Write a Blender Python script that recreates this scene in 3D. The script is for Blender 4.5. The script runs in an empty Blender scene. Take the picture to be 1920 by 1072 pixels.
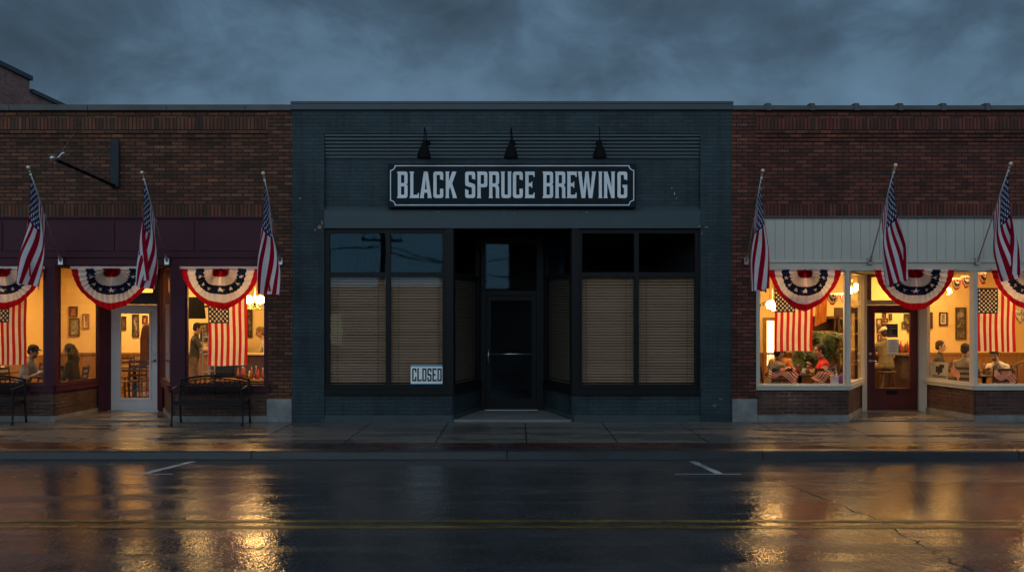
import bpy, math, random
import numpy as np
from mathutils import Vector, Matrix, noise as mnoise
R = math.radians
random.seed(7)
SC = bpy.context.scene
COL = SC.collection

# ---------------------------------------------------------------- camera, sky, light, exposure
FPX, CX, HY, CAMZ, D = 1813.0, 968.0, 590.0, 1.93, 17.5     # focal length in px, vanishing point, eye height, distance to the fronts
cam_d = bpy.data.cameras.new('camera'); cam = bpy.data.objects.new('camera', cam_d); COL.objects.link(cam)
cam.location = (0, -D, CAMZ); cam.rotation_euler = (R(90), 0, 0)
cam_d.sensor_width = 36; cam_d.lens = 36 * FPX / 1920
cam_d.shift_x = (960 - CX) / 1920; cam_d.shift_y = (HY - 536) / 1920
cam_d.clip_end = 2000
SC.camera = cam
vs = SC.view_settings
vs.view_transform = 'Standard'; vs.look = 'None'; vs.exposure = 0; vs.gamma = 1; vs.use_curve_mapping = False
cy = SC.cycles
cy.use_denoising = True; cy.denoiser = 'OPENIMAGEDENOISE'
cy.max_bounces = 8; cy.diffuse_bounces = 4; cy.glossy_bounces = 4; cy.transparent_max_bounces = 24
cy.transmission_bounces = 4; cy.caustics_reflective = False; cy.caustics_refractive = False
cy.sample_clamp_indirect = 12.0

class NT:
    """tiny node-tree writer"""
    def __init__(s, tree):
        s.t = tree; s.n = tree.nodes; s.n.clear()
    def new(s, typ, props=None, **ins):
        n = s.n.new('ShaderNode' + typ)
        for k, v in (props or {}).items(): setattr(n, k, v)
        for k, v in ins.items():
            key = int(k[1:]) if k[0] == 'i' and k[1:].isdigit() else k.replace('_', ' ')
            s.put(n.inputs[key], v)
        return n
    def put(s, sock, v):
        if hasattr(v, 'outputs'): v = v.outputs[0]
        if hasattr(v, 'links'): s.t.links.new(v, sock)
        else: sock.default_value = v
    def math(s, op, a, b=0.0, c=0.0):
        n = s.n.new('ShaderNodeMath'); n.operation = op
        for i, v in enumerate((a, b, c)):
            if i < len(n.inputs): s.put(n.inputs[i], v)
        return n.outputs[0]
    def mix(s, f, a, b, blend='MIX'):
        n = s.n.new('ShaderNodeMix'); n.data_type = 'RGBA'; n.blend_type = blend
        s.put(n.inputs[0], f); s.put(n.inputs[6], a); s.put(n.inputs[7], b)
        return n.outputs[2]
    def ramp(s, f, stops, interp='LINEAR'):
        n = s.n.new('ShaderNodeValToRGB'); n.color_ramp.interpolation = interp
        e = n.color_ramp.elements
        while len(e) < len(stops): e.new(0.5)
        for el, (p, c) in zip(e, stops):
            el.position = p
            el.color = tuple(c) + (1,) if hasattr(c, '__len__') else (c, c, c, 1)
        s.put(n.inputs[0], f)
        return n.outputs[0]
    def noise(s, vec, scale, detail=4, rough=0.55, dist=0.0):
        n = s.new('TexNoise', None, Vector=vec, Scale=scale, Detail=detail, Roughness=rough, Distortion=dist)
        return n.outputs[0]
    def scale3(s, vec, x, y, z, loc=(0, 0, 0)):
        n = s.new('Mapping', None, Vector=vec); n.inputs['Scale'].default_value = (x, y, z); n.inputs['Location'].default_value = loc
        return n.outputs[0]

W = bpy.data.worlds.new("World"); SC.world = W; W.use_nodes = True
SUN_ELEV, SUN_ROT = R(3.0), R(180)
def build_world():
    t = NT(W.node_tree)
    d = t.new('TexCoord').outputs['Generated']
    sep = t.new('SeparateXYZ', None, Vector=d)
    x, y, z = sep.outputs
    cl = t.new('CombineXYZ', None, X=x, Y=y, Z=t.math('MULTIPLY', z, 1.5)).outputs[0]
    n1 = t.noise(t.scale3(cl, 1.0, 1.0, 1.0, (2.2, 0.7, 0.4)), 4.2, 3, 0.5, 0.2)
    n2 = t.noise(t.scale3(cl, 1.0, 1.0, 1.0, (0.3, 5.2, 0)), 8.0, 6, 0.58, 0.3)
    n = t.math('ADD', t.math('MULTIPLY', n1, 0.5), t.math('MULTIPLY', n2, 0.5))
    low = t.math('SUBTRACT', 1.0, t.math('MULTIPLY', z, 3.3))
    n = t.math('ADD', n, t.math('MULTIPLY', t.math('MAXIMUM', low, 0.0), 0.36))
    c = t.ramp(n, [(0.40, (0.030, 0.052, 0.078)), (0.51, (0.047, 0.084, 0.129)), (0.61, (0.078, 0.139, 0.208)), (0.78, (0.110, 0.198, 0.295))])
    # the western half behind the camera keeps the after-glow: brighter and less blue
    bk = t.math('MAXIMUM', t.math('MULTIPLY', y, -1.0), 0.0)
    up = t.math('MULTIPLY', t.math('MAXIMUM', z, 0.0), 0.5)
    gain = t.new('CombineColor', None, Red=t.math('ADD', 1.0, t.math('MULTIPLY_ADD', bk, 10.4, up)), Green=t.math('ADD', 1.0, t.math('MULTIPLY_ADD', bk, 7.5, up)), Blue=t.math('ADD', 1.0, t.math('MULTIPLY_ADD', bk, 5.6, up))).outputs[0]
    c = t.mix(1.0, c, gain, 'MULTIPLY')
    sky = t.new('TexSky', {'sky_type': 'NISHITA', 'sun_disc': False, 'sun_elevation': SUN_ELEV, 'sun_rotation': SUN_ROT})
    b1 = t.new('Background', None, Color=c, Strength=1.0)
    b2 = t.new('Background', None, Color=sky.outputs[0], Strength=0.004)
    o = t.new('OutputWorld'); a = t.new('AddShader', None, i0=b1, i1=b2)
    t.put(o.inputs[0], a)
build_world()
sun_d = bpy.data.lights.new('sun', 'SUN'); sun = bpy.data.objects.new('sun', sun_d); COL.objects.link(sun)
sun_d.energy = 0.05; sun_d.angle = R(40); sun_d.color = (0.75, 0.86, 1.0)
sun.rotation_euler = (R(60), 0, R(8)); sun.location = (0, -20, 20)     # the last veiled light from behind the camera

# ---------------------------------------------------------------- helpers
def fx(px, Y=0.0): return (px - CX) * (D + Y) / FPX
def fz(py, Y=0.0): return CAMZ - (py - HY) * (D + Y) / FPX
def P3(px, py, Y): return Vector((fx(px, Y), Y, fz(py, Y)))

ORG = {}
def org(o):
    while o.parent: o = o.parent
    return ORG.get(o.name, (0, 0, 0))
def tag(o, label=None, cat=None, group=None, kind=None):
    if label: o['label'] = label
    if cat: o['category'] = cat
    if group: o['group'] = group
    if kind: o['kind'] = kind
    return o
def thing(name, label, cat, loc=(0, 0, 0), group=None, rz=0.0, local=False):
    """an Empty at the thing's base; its parts are written in world space unless local"""
    o = bpy.data.objects.new(name, None); COL.objects.link(o)
    o.empty_display_size = 0.1
    o.location = loc; o.rotation_euler = (0, 0, rz)
    ORG[o.name] = (0, 0, 0) if local else tuple(loc)
    return tag(o, label, cat, group)
def dup(root, loc, rz=0.0, label=None, group=None):
    r = root.copy(); COL.objects.link(r); r.location = loc; r.rotation_euler = (0, 0, rz)
    if label: r['label'] = label
    if group: r['group'] = group
    for ch in list(root.children):
        c = ch.copy(); COL.objects.link(c); c.parent = r
        for g in ch.children:
            e = g.copy(); COL.objects.link(e); e.parent = c
    return r

class MB:
    def __init__(s): s.v = []; s.f = []; s.m = []; s.k = 0
    def add(s, vs, fs, k=None):
        o = len(s.v); s.v += [tuple(p) for p in vs]
        for f in fs: s.f.append(tuple(i + o for i in f)); s.m.append(s.k if k is None else k)
        return s
    def box(s, x0, x1, y0, y1, z0, z1):
        x0, x1 = min(x0, x1), max(x0, x1); y0, y1 = min(y0, y1), max(y0, y1); z0, z1 = min(z0, z1), max(z0, z1)
        v = [(x0, y0, z0), (x1, y0, z0), (x1, y1, z0), (x0, y1, z0), (x0, y0, z1), (x1, y0, z1), (x1, y1, z1), (x0, y1, z1)]
        return s.add(v, [(3, 2, 1, 0), (4, 5, 6, 7), (0, 1, 5, 4), (1, 2, 6, 5), (2, 3, 7, 6), (3, 0, 4, 7)])
    def seg(s, a, b, t0, t1, z0, z1, s0=0.0, s1=None):
        """box along the plan segment a>b; t is measured to the right of a>b (towards the street when a is left)"""
        a = Vector(a); b = Vector(b); d = b - a; L = d.length; d /= L
        n = Vector((d.y, -d.x))
        if s1 is None: s1 = L
        q = [a + d * s0 + n * t0, a + d * s1 + n * t0, a + d * s1 + n * t1, a + d * s0 + n * t1]
        v = [(p.x, p.y, z0) for p in q] + [(p.x, p.y, z1) for p in q]
        f = [(3, 2, 1, 0), (4, 5, 6, 7), (0, 1, 5, 4), (1, 2, 6, 5), (2, 3, 7, 6), (3, 0, 4, 7)]
        if t1 > t0: f = [tuple(reversed(g)) for g in f]
        return s.add(v, f)
    def prism(s, poly, z0, z1):
        n = len(poly)
        area = sum(poly[i][0] * poly[(i + 1) % n][1] - poly[(i + 1) % n][0] * poly[i][1] for i in range(n))
        if area < 0: poly = poly[::-1]
        v = [(x, y, z0) for x, y in poly] + [(x, y, z1) for x, y in poly]
        return s.add(v, [tuple(range(n))[::-1], tuple(range(n, 2 * n))] + [(i, (i + 1) % n, n + (i + 1) % n, n + i) for i in range(n)])
    def xprism(s, poly, x0, x1):
        """poly in (y,z), swept along x"""
        n = len(poly)
        area = sum(poly[i][0] * poly[(i + 1) % n][1] - poly[(i + 1) % n][0] * poly[i][1] for i in range(n))
        if area < 0: poly = poly[::-1]
        v = [(x0, y, z) for y, z in poly] + [(x1, y, z) for y, z in poly]
        return s.add(v, [tuple(range(n))[::-1], tuple(range(n, 2 * n))] + [(i, (i + 1) % n, n + (i + 1) % n, n + i) for i in range(n)])
    def tube(s, pts, r, n=8, closed=False):
        pts = [Vector(p) for p in pts]; m = len(pts)
        rr = r if hasattr(r, '__len__') else [r] * m
        rings = []; up = None
        for i, p in enumerate(pts):
            if closed: t = pts[(i + 1) % m] - pts[i - 1]
            else: t = pts[min(i + 1, m - 1)] - pts[max(i - 1, 0)]
            t.normalize()
            if up is None:
                up = t.orthogonal().normalized()
            else:
                up = (up - t * up.dot(t)); up = up.normalized() if up.length > 1e-6 else t.orthogonal().normalized()
            w = t.cross(up)
            rings.append([p + (up * math.cos(2 * math.pi * k / n) + w * math.sin(2 * math.pi * k / n)) * rr[i] for k in range(n)])
        v = [q for ring in rings for q in ring]; f = []
        for i in range(m if closed else m - 1):
            j = (i + 1) % m
            for k in range(n):
                l = (k + 1) % n
                f.append((i * n + k, i * n + l, j * n + l, j * n + k))
        if not closed: f += [tuple(range(n))[::-1], tuple((m - 1) * n + k for k in range(n))]
        return s.add(v, f)
    def lathe(s, prof, c=(0, 0, 0), n=16, axis=None):
        """prof: (r, h) pairs along the axis (default z)"""
        c = Vector(c); A = Vector(axis or (0, 0, 1)).normalized(); U = A.orthogonal().normalized(); V = A.cross(U)
        v = []; f = []
        for r, h in prof:
            for k in range(n):
                a = 2 * math.pi * k / n
                v.append(c + A * h + (U * math.cos(a) + V * math.sin(a)) * max(r, 1e-4))
        m = len(prof)
        for i in range(m - 1):
            for k in range(n):
                l = (k + 1) % n
                f.append((i * n + k, i * n + l, (i + 1) * n + l, (i + 1) * n + k))
        f += [tuple(range(n))[::-1], tuple((m - 1) * n + k for k in range(n))]
        return s.add(v, f)
    def ell(s, c, rx, ry, rz, n=14, m=9, M=None):
        v = []; f = []; c = Vector(c)
        for i in range(m + 1):
            ph = math.pi * i / m
            for k in range(n):
                a = 2 * math.pi * k / n
                p = Vector((rx * math.sin(ph) * math.cos(a), ry * math.sin(ph) * math.sin(a), rz * math.cos(ph)))
                if M is not None: p = M @ p
                v.append(c + p)
        for i in range(m):
            for k in range(n):
                l = (k + 1) % n
                f.append((i * n + k, (i + 1) * n + k, (i + 1) * n + l, i * n + l))
        return s.add(v, f)
    def build(s, name, mats, parent=None, smooth=False, bevel=0.0):
        me = bpy.data.meshes.new(name)
        o = bpy.data.objects.new(name, me); COL.objects.link(o)
        v = s.v
        if parent is not None:
            q = org(parent); v = [(a - q[0], b - q[1], c - q[2]) for a, b, c in v]
        me.from_pydata(v, [], s.f)
        if not isinstance(mats, (list, tuple)): mats = [mats]
        for m in mats: me.materials.append(m)
        if len(mats) > 1: me.polygons.foreach_set('material_index', s.m)
        if smooth: me.polygons.foreach_set('use_smooth', [True] * len(me.polygons))
        if parent is not None: o.parent = parent
        if bevel:
            b = o.modifiers.new('edge', 'BEVEL'); b.width = bevel; b.segments = 2; b.limit_method = 'ANGLE'
        me.update()
        return o

# ---------------------------------------------------------------- materials
def new_mat(name):
    m = bpy.data.materials.new(name); m.use_nodes = True
    return m, NT(m.node_tree)
def finish(t, sh):
    o = t.new('OutputMaterial'); t.put(o.inputs[0], sh)
def pos(t): return t.new('NewGeometry').outputs['Position']
def wall_uv(t, dz=0.0, du=0.0):
    """distance along the wall and height, whatever way the wall faces"""
    g = t.new('NewGeometry'); p = t.new('SeparateXYZ', None, Vector=g.outputs['Position']); n = t.new('SeparateXYZ', None, Vector=g.outputs['True Normal'])
    u = t.math('SUBTRACT', t.math('MULTIPLY', p.outputs[1], n.outputs[0]), t.math('MULTIPLY', p.outputs[0], n.outputs[1]))
    flat = t.math('GREATER_THAN', t.math('ABSOLUTE', n.outputs[2]), 0.7)
    u = t.math('ADD', t.math('MULTIPLY', u, t.math('SUBTRACT', 1.0, flat)), t.math('MULTIPLY', p.outputs[0], flat))
    v = t.math('ADD', p.outputs[2], t.math('MULTIPLY', p.outputs[1], flat))
    return t.new('CombineXYZ', None, X=t.math('ADD', u, du), Y=t.math('ADD', v, dz), Z=0.0).outputs[0]
def simple(name, col, rough=0.5, metal=0.0, var=0.25, vscale=3.0, bump=0.0, bscale=40.0, spec=0.5, stretch=(1, 1, 1), coat=0.0):
    m, t = new_mat(name)
    p = pos(t)
    v = t.noise(t.scale3(p, *stretch), vscale, 5, 0.6)
    lo = tuple(c * (1 - var) for c in col); hi = tuple(min(1, c * (1 + var)) for c in col)
    c = t.ramp(v, [(0.3, lo), (0.7, hi)])
    r = t.math('ADD', rough - 0.08, t.math('MULTIPLY', v, 0.16))
    b = t.new('BsdfPrincipled', None, Base_Color=c, Roughness=r, Metallic=metal)
    b.inputs['Specular IOR Level'].default_value = spec
    if coat: b.inputs['Coat Weight'].default_value = coat
    if bump:
        bn = t.new('Bump', None, Strength=bump, Distance=0.01, Height=t.noise(t.scale3(p, *stretch), bscale, 5, 0.6))
        t.put(b.inputs['Normal'], bn)
    finish(t, b)
    return m
def brick(name, cols, mortar, bw=0.2155, bh=0.0667, mort=0.0105, off=0.5, dz=0.0, du=0.0, rough=0.75, stain=0.5, bumps=0.6, paint=None, light=0.0, spec=0.35):
    m, t = new_mat(name)
    uv = wall_uv(t, dz, du)
    wob = t.new('VectorMath', {'operation': 'MULTIPLY_ADD'}, i0=t.new('TexNoise', None, Vector=uv, Scale=9.0, Detail=3.0).outputs[1], i1=(0.006, 0.006, 0), i2=uv).outputs[0]
    bt = t.new('TexBrick', {'offset': off, 'squash': 1.0}, Vector=wob, Color1=(0, 0, 0, 1), Color2=(1, 1, 1, 1), Mortar=(0.5, 0.5, 0.5, 1), Scale=1.0)
    bt.inputs['Mortar Size'].default_value = mort; bt.inputs['Mortar Smooth'].default_value = 0.25
    bt.inputs['Bias'].default_value = 0.0; bt.inputs['Brick Width'].default_value = bw; bt.inputs['Row Height'].default_value = bh
    g = pos(t)
    big = t.noise(t.scale3(g, 0.6, 1, 1.3), 1.1, 6, 0.62)
    fine = t.noise(g, 38, 5, 0.65)
    k = len(cols)
    bc = t.ramp(bt.outputs[0], [(i / (k - 1) if k > 1 else 0, c) for i, c in enumerate(cols)], 'LINEAR')
    bc = t.mix(t.math('MULTIPLY', fine, 0.4), bc, (cols[0][0] * 0.5, cols[0][1] * 0.5, cols[0][2] * 0.5, 1))
    c = t.mix(bt.outputs[1], bc, tuple(mortar) + (1,))
    if light:      # pale lime bloom here and there in the joints
        msk = t.ramp(t.noise(t.scale3(g, 1, 1, 2), 1.7, 4, 0.7), [(0.56, 0.0), (0.68, 1.0)])
        c = t.mix(t.math('MULTIPLY', t.math('MULTIPLY', msk, bt.outputs[1]), light), c, (0.42, 0.36, 0.30, 1))
    grime = t.ramp(big, [(0.35, 1.0 - stain), (0.62, 1.0)])
    c = t.mix(1.0, c, grime, 'MULTIPLY')
    run = t.ramp(t.noise(t.scale3(uv, 5.0, 0.45, 1), 1.0, 5, 0.65), [(0.36, 0.62), (0.52, 1.0)])      # rain streaks
    c = t.mix(0.7, c, t.mix(1.0, c, run, 'MULTIPLY'))
    if paint:
        chip = t.ramp(t.noise(g, 4.2, 7, 0.68), [(0.70, 0.0), (0.715, 1.0)])
        c = t.mix(t.math('MULTIPLY', chip, 0.8), c, tuple(paint) + (1,))
    b = t.new('BsdfPrincipled', None, Base_Color=c, Roughness=t.math('ADD', rough - 0.15, t.math('MULTIPLY', fine, 0.3)))
    b.inputs['Specular IOR Level'].default_value = spec
    h = t.math('ADD', t.math('MULTIPLY', bt.outputs[1], -1.0), t.math('ADD', t.math('MULTIPLY', fine, 0.35), t.math('MULTIPLY', bt.outputs[0], 0.25)))
    t.put(b.inputs['Normal'], t.new('Bump', None, Strength=bumps, Distance=0.012, Height=h))
    finish(t, b)
    return m
def glass(name, tint=(1, 1, 1), refl=1.0, film=0.0, filmcol=(0.5, 0.5, 0.5), rtint=(1, 1, 1)):
    m, t = new_mat(name)
    gg = t.new('NewGeometry')
    ci = t.math('ABSOLUTE', t.new('VectorMath', {'operation': 'DOT_PRODUCT'}, i0=gg.outputs['Normal'], i1=gg.outputs['Incoming']).outputs['Value'])
    fr = t.math('MULTIPLY_ADD', t.math('POWER', t.math('SUBTRACT', 1.0, ci), 5.0), 0.9, 0.04)     # same from both faces of the pane
    g = t.new('BsdfGlossy', None, Color=tuple(rtint) + (1,), Roughness=0.02)
    wav = t.new('Bump', None, Strength=0.05, Distance=0.02, Height=t.noise(pos(t), 1.3, 2, 0.5))
    t.put(g.inputs['Normal'], wav)
    tr = t.new('BsdfTransparent', None, Color=tuple(tint) + (1,))
    base = t.new('MixShader', None, i0=t.math('MINIMUM', t.math('MULTIPLY', fr, refl), 1.0), i1=tr, i2=g)
    if film:
        base = t.new('MixShader', None, i0=t.math('MULTIPLY', t.ramp(t.noise(t.scale3(pos(t), 1, 1, 0.35), 2.2, 5, 0.6), [(0.35, 0.3), (0.75, 1.0)]), film), i1=base, i2=t.new('BsdfDiffuse', None, Color=tuple(filmcol) + (1,)))
    finish(t, base)
    return m
def cloth(name, col, trans=0.45, var=0.08):
    m, t = new_mat(name)
    v = t.noise(pos(t), 6, 5, 0.6)
    c = t.ramp(v, [(0.3, tuple(x * (1 - var) for x in col)), (0.7, tuple(min(1, x * (1 + var)) for x in col))])
    a = t.new('BsdfDiffuse', None, Color=c); b = t.new('BsdfTranslucent', None, Color=c)
    finish(t, t.new('MixShader', None, i0=trans, i1=a, i2=b))
    return m
def glow(name, col, strength):
    m, t = new_mat(name)
    finish(t, t.new('Emission', None, Color=tuple(col) + (1,), Strength=strength))
    return m
def wet(name, cols, scale=(0.35, 1.2, 1), nscale=1.0, rough=(0.10, 0.42), grain=90.0, gstr=0.25, dark=0.6, spec=0.5, brickpat=False, speck=0.0, thr=(0.40, 0.62), gst=1.0, ior=1.4, coarse=0.4):
    """rain-wet paving: puddled patches smooth and dark, the rest rougher"""
    m, t = new_mat(name)
    g = pos(t)
    pud = t.noise(t.scale3(g, *scale), nscale, 6, 0.6, 0.4)
    w = t.ramp(pud, [(thr[0], 1.0), (thr[1], 0.0)])                  # 1 = standing water
    fine = t.noise(t.scale3(g, 1, gst, 1), grain, 3, 0.7)
    med = t.noise(t.scale3(g, 0.5, 1, 1), 5.0, 6, 0.65)
    c = t.ramp(med, [(0.3, cols[0]), (0.7, cols[1])])
    c = t.mix(t.math('MULTIPLY', w, 0.5), c, t.mix(1.0, c, (dark, dark, dark, 1), 'MULTIPLY'))
    if speck:
        sp = t.ramp(t.noise(t.scale3(g, 1, gst, 1), grain * 1.25, 4, 0.8), [(0.50, 0.0), (0.74, 1.0)])
        c = t.mix(t.math('MULTIPLY', sp, speck), c, (0.15, 0.15, 0.153, 1))
    h = t.math('ADD', t.math('MULTIPLY', fine, 0.55), t.math('MULTIPLY', t.noise(t.scale3(g, 1, gst, 1), grain * 0.42, 3, 0.65), coarse))
    if brickpat:
        bt = t.new('TexBrick', {'offset': 0.5}, Vector=t.scale3(g, 1, 1, 0), Color1=(0.5, 0.5, 0.5, 1), Color2=(1, 1, 1, 1), Mortar=(0.25, 0.25, 0.25, 1), Scale=1.0)
        bt.inputs['Mortar Size'].default_value = 0.008; bt.inputs['Brick Width'].default_value = 0.105; bt.inputs['Row Height'].default_value = 0.21
        c = t.mix(1.0, c, bt.outputs[0], 'MULTIPLY')
        h = t.math('ADD', t.math('MULTIPLY', fine, 0.2), t.math('MULTIPLY', bt.outputs[1], -1.2))
        h = t.math('ADD', h, t.math('MULTIPLY', bt.outputs[0], 0.5))
    r = t.math('ADD', rough[0], t.math('MULTIPLY', t.math('SUBTRACT', 1.0, w), rough[1] - rough[0]))
    b = t.new('BsdfPrincipled', None, Base_Color=c, Roughness=r)
    b.inputs['Specular IOR Level'].default_value = spec; b.inputs['IOR'].default_value = ior
    st = t.math('MULTIPLY', t.math('SUBTRACT', 1.0, t.math('MULTIPLY', w, 0.45)), gstr)
    t.put(b.inputs['Normal'], t.new('Bump', None, Strength=st, Distance=0.01, Height=h))
    finish(t, b)
    return m

M = {}
M['brick_left'] = brick('brown_brick', [(0.07966, 0.03156, 0.01564), (0.1275, 0.04348, 0.02052), (0.1752, 0.05472, 0.02444), (0.2017, 0.06664, 0.0303), (0.2974, 0.1087, 0.0513)], (0.01684, 0.009947, 0.006704), stain=0.45)
M['soldier_left'] = brick('brown_soldier_brick', [(0.06928, 0.0305, 0.01594), (0.1386, 0.04727, 0.02231), (0.1847, 0.05796, 0.02656), (0.2771, 0.07243, 0.03186)], (0.0183, 0.01081, 0.007286), bw=0.0667, bh=0.4, off=0.0, dz=-3.55, stain=0.45)
M['brick_right'] = brick('red_brick', [(0.08605, 0.02401, 0.01466), (0.1418, 0.03336, 0.01954), (0.1823, 0.04135, 0.02444), (0.2177, 0.05338, 0.03176), (0.2936, 0.08006, 0.04641)], (0.01605, 0.009572, 0.006704), stain=0.4)
M['soldier_right'] = brick('red_soldier_brick', [(0.08253, 0.02539, 0.01594), (0.1541, 0.03626, 0.02124), (0.1981, 0.04495, 0.02656), (0.2531, 0.06163, 0.03612)], (0.01745, 0.0104, 0.007286), bw=0.0667, bh=0.4, off=0.0, dz=-3.55, stain=0.4)
M['brick_base'] = brick('base_brick', [(0.085, 0.034, 0.024), (0.14, 0.05, 0.034), (0.18, 0.07, 0.046)], (0.11, 0.085, 0.066), stain=0.5, light=0.5)
M['brick_blue'] = brick('painted_brick', [(0.03078, 0.05331, 0.06455), (0.03812, 0.06218, 0.07442), (0.04396, 0.06981, 0.08204)], (0.02071, 0.03626, 0.04437), mort=0.008, stain=0.38, paint=(0.1759, 0.1396, 0.1149), rough=0.6, bumps=0.5, spec=0.25)
M['brick_gable'] = brick('far_brick', [(0.255, 0.102, 0.085), (0.34, 0.1445, 0.119), (0.425, 0.1955, 0.1615)], (0.289, 0.221, 0.204), stain=0.2)
M['paint_blue'] = simple('slate_paint', (0.03362, 0.05352, 0.06346), 0.55, var=0.18, vscale=2.0, bump=0.25, bscale=14)
M['dark_metal'] = simple('dark_bronze_metal', (0.00675, 0.0075, 0.009), 0.5, 0.0, var=0.2, spec=0.22)
M['coping_dark'] = simple('dark_coping_metal', (0.0273, 0.04095, 0.05265), 0.4, 0.3, var=0.2, vscale=1.2, stretch=(0.3, 1, 1))
M['coping_clay'] = simple('weathered_coping', (0.06864, 0.06388, 0.06552), 0.6, 0.0, var=0.35, vscale=1.4, bump=0.2)
M['purple'] = simple('maroon_paint', (0.056, 0.009, 0.021), 0.55, var=0.25, vscale=1.5, bump=0.08, spec=0.25)
M['maroon_dark'] = simple('dark_maroon_paint', (0.0595, 0.0102, 0.0153), 0.5, var=0.2)
M['cream'] = simple('cream_painted_wood', (0.561, 0.51, 0.425), 0.5, var=0.1, vscale=1.2, bump=0.1)
M['cream_board'] = simple('cream_boarding', (0.527, 0.4845, 0.425), 0.6, var=0.1, vscale=0.9, stretch=(1, 1, 0.4))
M['white_door'] = simple('white_door_paint', (0.68, 0.646, 0.646), 0.4, var=0.04)
M['red_door'] = simple('oxblood_door_paint', (0.10, 0.012, 0.012), 0.38, var=0.2)
M['steel'] = simple('brushed_steel', (0.55, 0.55, 0.56), 0.3, 1.0, var=0.1)
M['brass'] = simple('aged_brass', (0.55, 0.38, 0.16), 0.35, 1.0, var=0.15)
M['chip_brick'] = simple('bare_brick_spot', (0.26, 0.16, 0.13), 0.8, var=0.3, vscale=20); M['chip_pale'] = simple('bare_render_spot', (0.45, 0.43, 0.4), 0.8); M['chip_grey'] = simple('scuffed_paint', (0.10, 0.12, 0.14), 0.7)
M['stone'] = simple('rough_limestone', (0.2106, 0.2067, 0.2028), 0.75, var=0.35, vscale=4, bump=0.5, bscale=18)
M['plinth'] = simple('concrete_plinth', (0.20, 0.19, 0.18), 0.7, var=0.35, vscale=3, bump=0.4, bscale=22)
M['roof'] = simple('roofing_felt', (0.06, 0.06, 0.06), 0.9)
M['iron'] = simple('black_cast_iron', (0.007, 0.007, 0.008), 0.5, 0.0, var=0.2, spec=0.25)
M['wall_warm'] = simple('warm_cream_plaster', (0.76, 0.56, 0.27), 0.8, var=0.06, vscale=1.2)
M['ceil'] = simple('ceiling_paint', (0.7, 0.62, 0.48), 0.9, var=0.05)
M['wain'] = simple('oak_wainscot', (0.26, 0.13, 0.05), 0.45, var=0.3, vscale=6, stretch=(4, 4, 0.4))
M['wood_dark'] = simple('dark_stained_wood', (0.055, 0.026, 0.014), 0.4, var=0.3, vscale=8, stretch=(1, 1, 0.3))
M['wood_mid'] = simple('honey_wood', (0.30, 0.15, 0.055), 0.4, var=0.3, vscale=7)
M['floor_wood'] = simple('plank_floor', (0.20, 0.105, 0.05), 0.35, var=0.35, vscale=3, stretch=(4, 0.5, 1))
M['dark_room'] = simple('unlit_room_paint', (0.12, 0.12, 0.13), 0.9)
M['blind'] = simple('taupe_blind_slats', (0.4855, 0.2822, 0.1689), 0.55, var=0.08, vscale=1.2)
M['blind_side'] = simple('taupe_blind_slats_shaded', (0.20, 0.14, 0.09), 0.55, var=0.1)  # darker copy of the blind colour: shade of the angled panes painted in
M['sign_navy'] = simple('navy_sign_paint', (0.006, 0.013, 0.020), 0.55, var=0.2, vscale=2, spec=0.15)
M['sign_silver'] = simple('pale_sign_lettering', (0.7396, 0.7568, 0.81), 0.5, var=0.08, vscale=3)
M['black'] = simple('matt_black', (0.006, 0.006, 0.007), 0.8, var=0.1, spec=0.1)
M['ink'] = simple('black_ink', (0.02, 0.024, 0.03), 0.7, var=0.1)
M['closed_white'] = simple('closed_sign_card', (0.90, 0.92, 0.92), 0.5, var=0.03)
M['closed_blue'] = simple('closed_sign_band', (0.06, 0.38, 0.62), 0.5, var=0.05)
M['paper'] = simple('white_paper', (0.72, 0.7, 0.64), 0.7, var=0.04)
M['glass_warm'] = glass('shop_glass', (0.97, 0.97, 0.95), 0.8)
M['glass_side'] = glass('shop_side_glass', (0.93, 0.92, 0.88), 0.8, 0.03, (0.55, 0.48, 0.36))
M['glass_blue'] = glass('tinted_glass', (0.86, 0.87, 0.88), 0.27, rtint=(0.36, 0.74, 1.0))
M['flag_red'] = cloth('flag_red', (0.34, 0.006, 0.022), .25); M['flag_white'] = cloth('flag_white', (0.72, 0.69, 0.74), .25); M['flag_blue'] = cloth('flag_blue', (0.011, 0.020, 0.085), 0.15)
M['bunt_red'] = cloth('bunting_red', (0.46, 0.008, 0.016), 0.45); M['bunt_white'] = cloth('bunting_cream', (0.82, 0.74, 0.70), 0.45); M['bunt_blue'] = cloth('bunting_navy', (0.022, 0.028, 0.065), 0.25)
M['inflag_red'] = cloth('indoor_flag_red', (0.50, 0.018, 0.02), 0.55); M['inflag_white'] = cloth('indoor_flag_cream', (0.80, 0.72, 0.58), 0.5); M['inflag_blue'] = cloth('indoor_flag_navy', (0.016, 0.022, 0.055), 0.3)
M['pole'] = simple('silver_flagpole', (0.42, 0.42, 0.44), 0.35, 0.8, var=0.1)
M['pole_ball'] = simple('gilt_ball', (0.75, 0.62, 0.45), 0.3, 0.6, var=0.1)
M['skin'] = simple('skin', (0.52, 0.30, 0.20), 0.5, var=0.1, vscale=10)
M['skin_dark'] = simple('lip_and_brow', (0.16, 0.07, 0.05), 0.6, var=0.1)
M['leaf'] = simple('fern_leaf', (0.028, 0.06, 0.018), 0.5, var=0.4, vscale=9)
M['terracotta'] = simple('terracotta', (0.35, 0.14, 0.07), 0.7)
M['amber'] = simple('amber_glass', (0.25, 0.09, 0.02), 0.15, var=0.1)
M['ketchup'] = simple('ketchup_red', (0.4, 0.02, 0.015), 0.3)
M['mustard'] = simple('mustard_yellow', (0.6, 0.4, 0.05), 0.3)
M['chalk'] = simple('chalkboard', (0.02, 0.022, 0.022), 0.8)
M['globe'] = glow('opal_globe', (1.0, 0.57, 0.19), 120.0)
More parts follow.
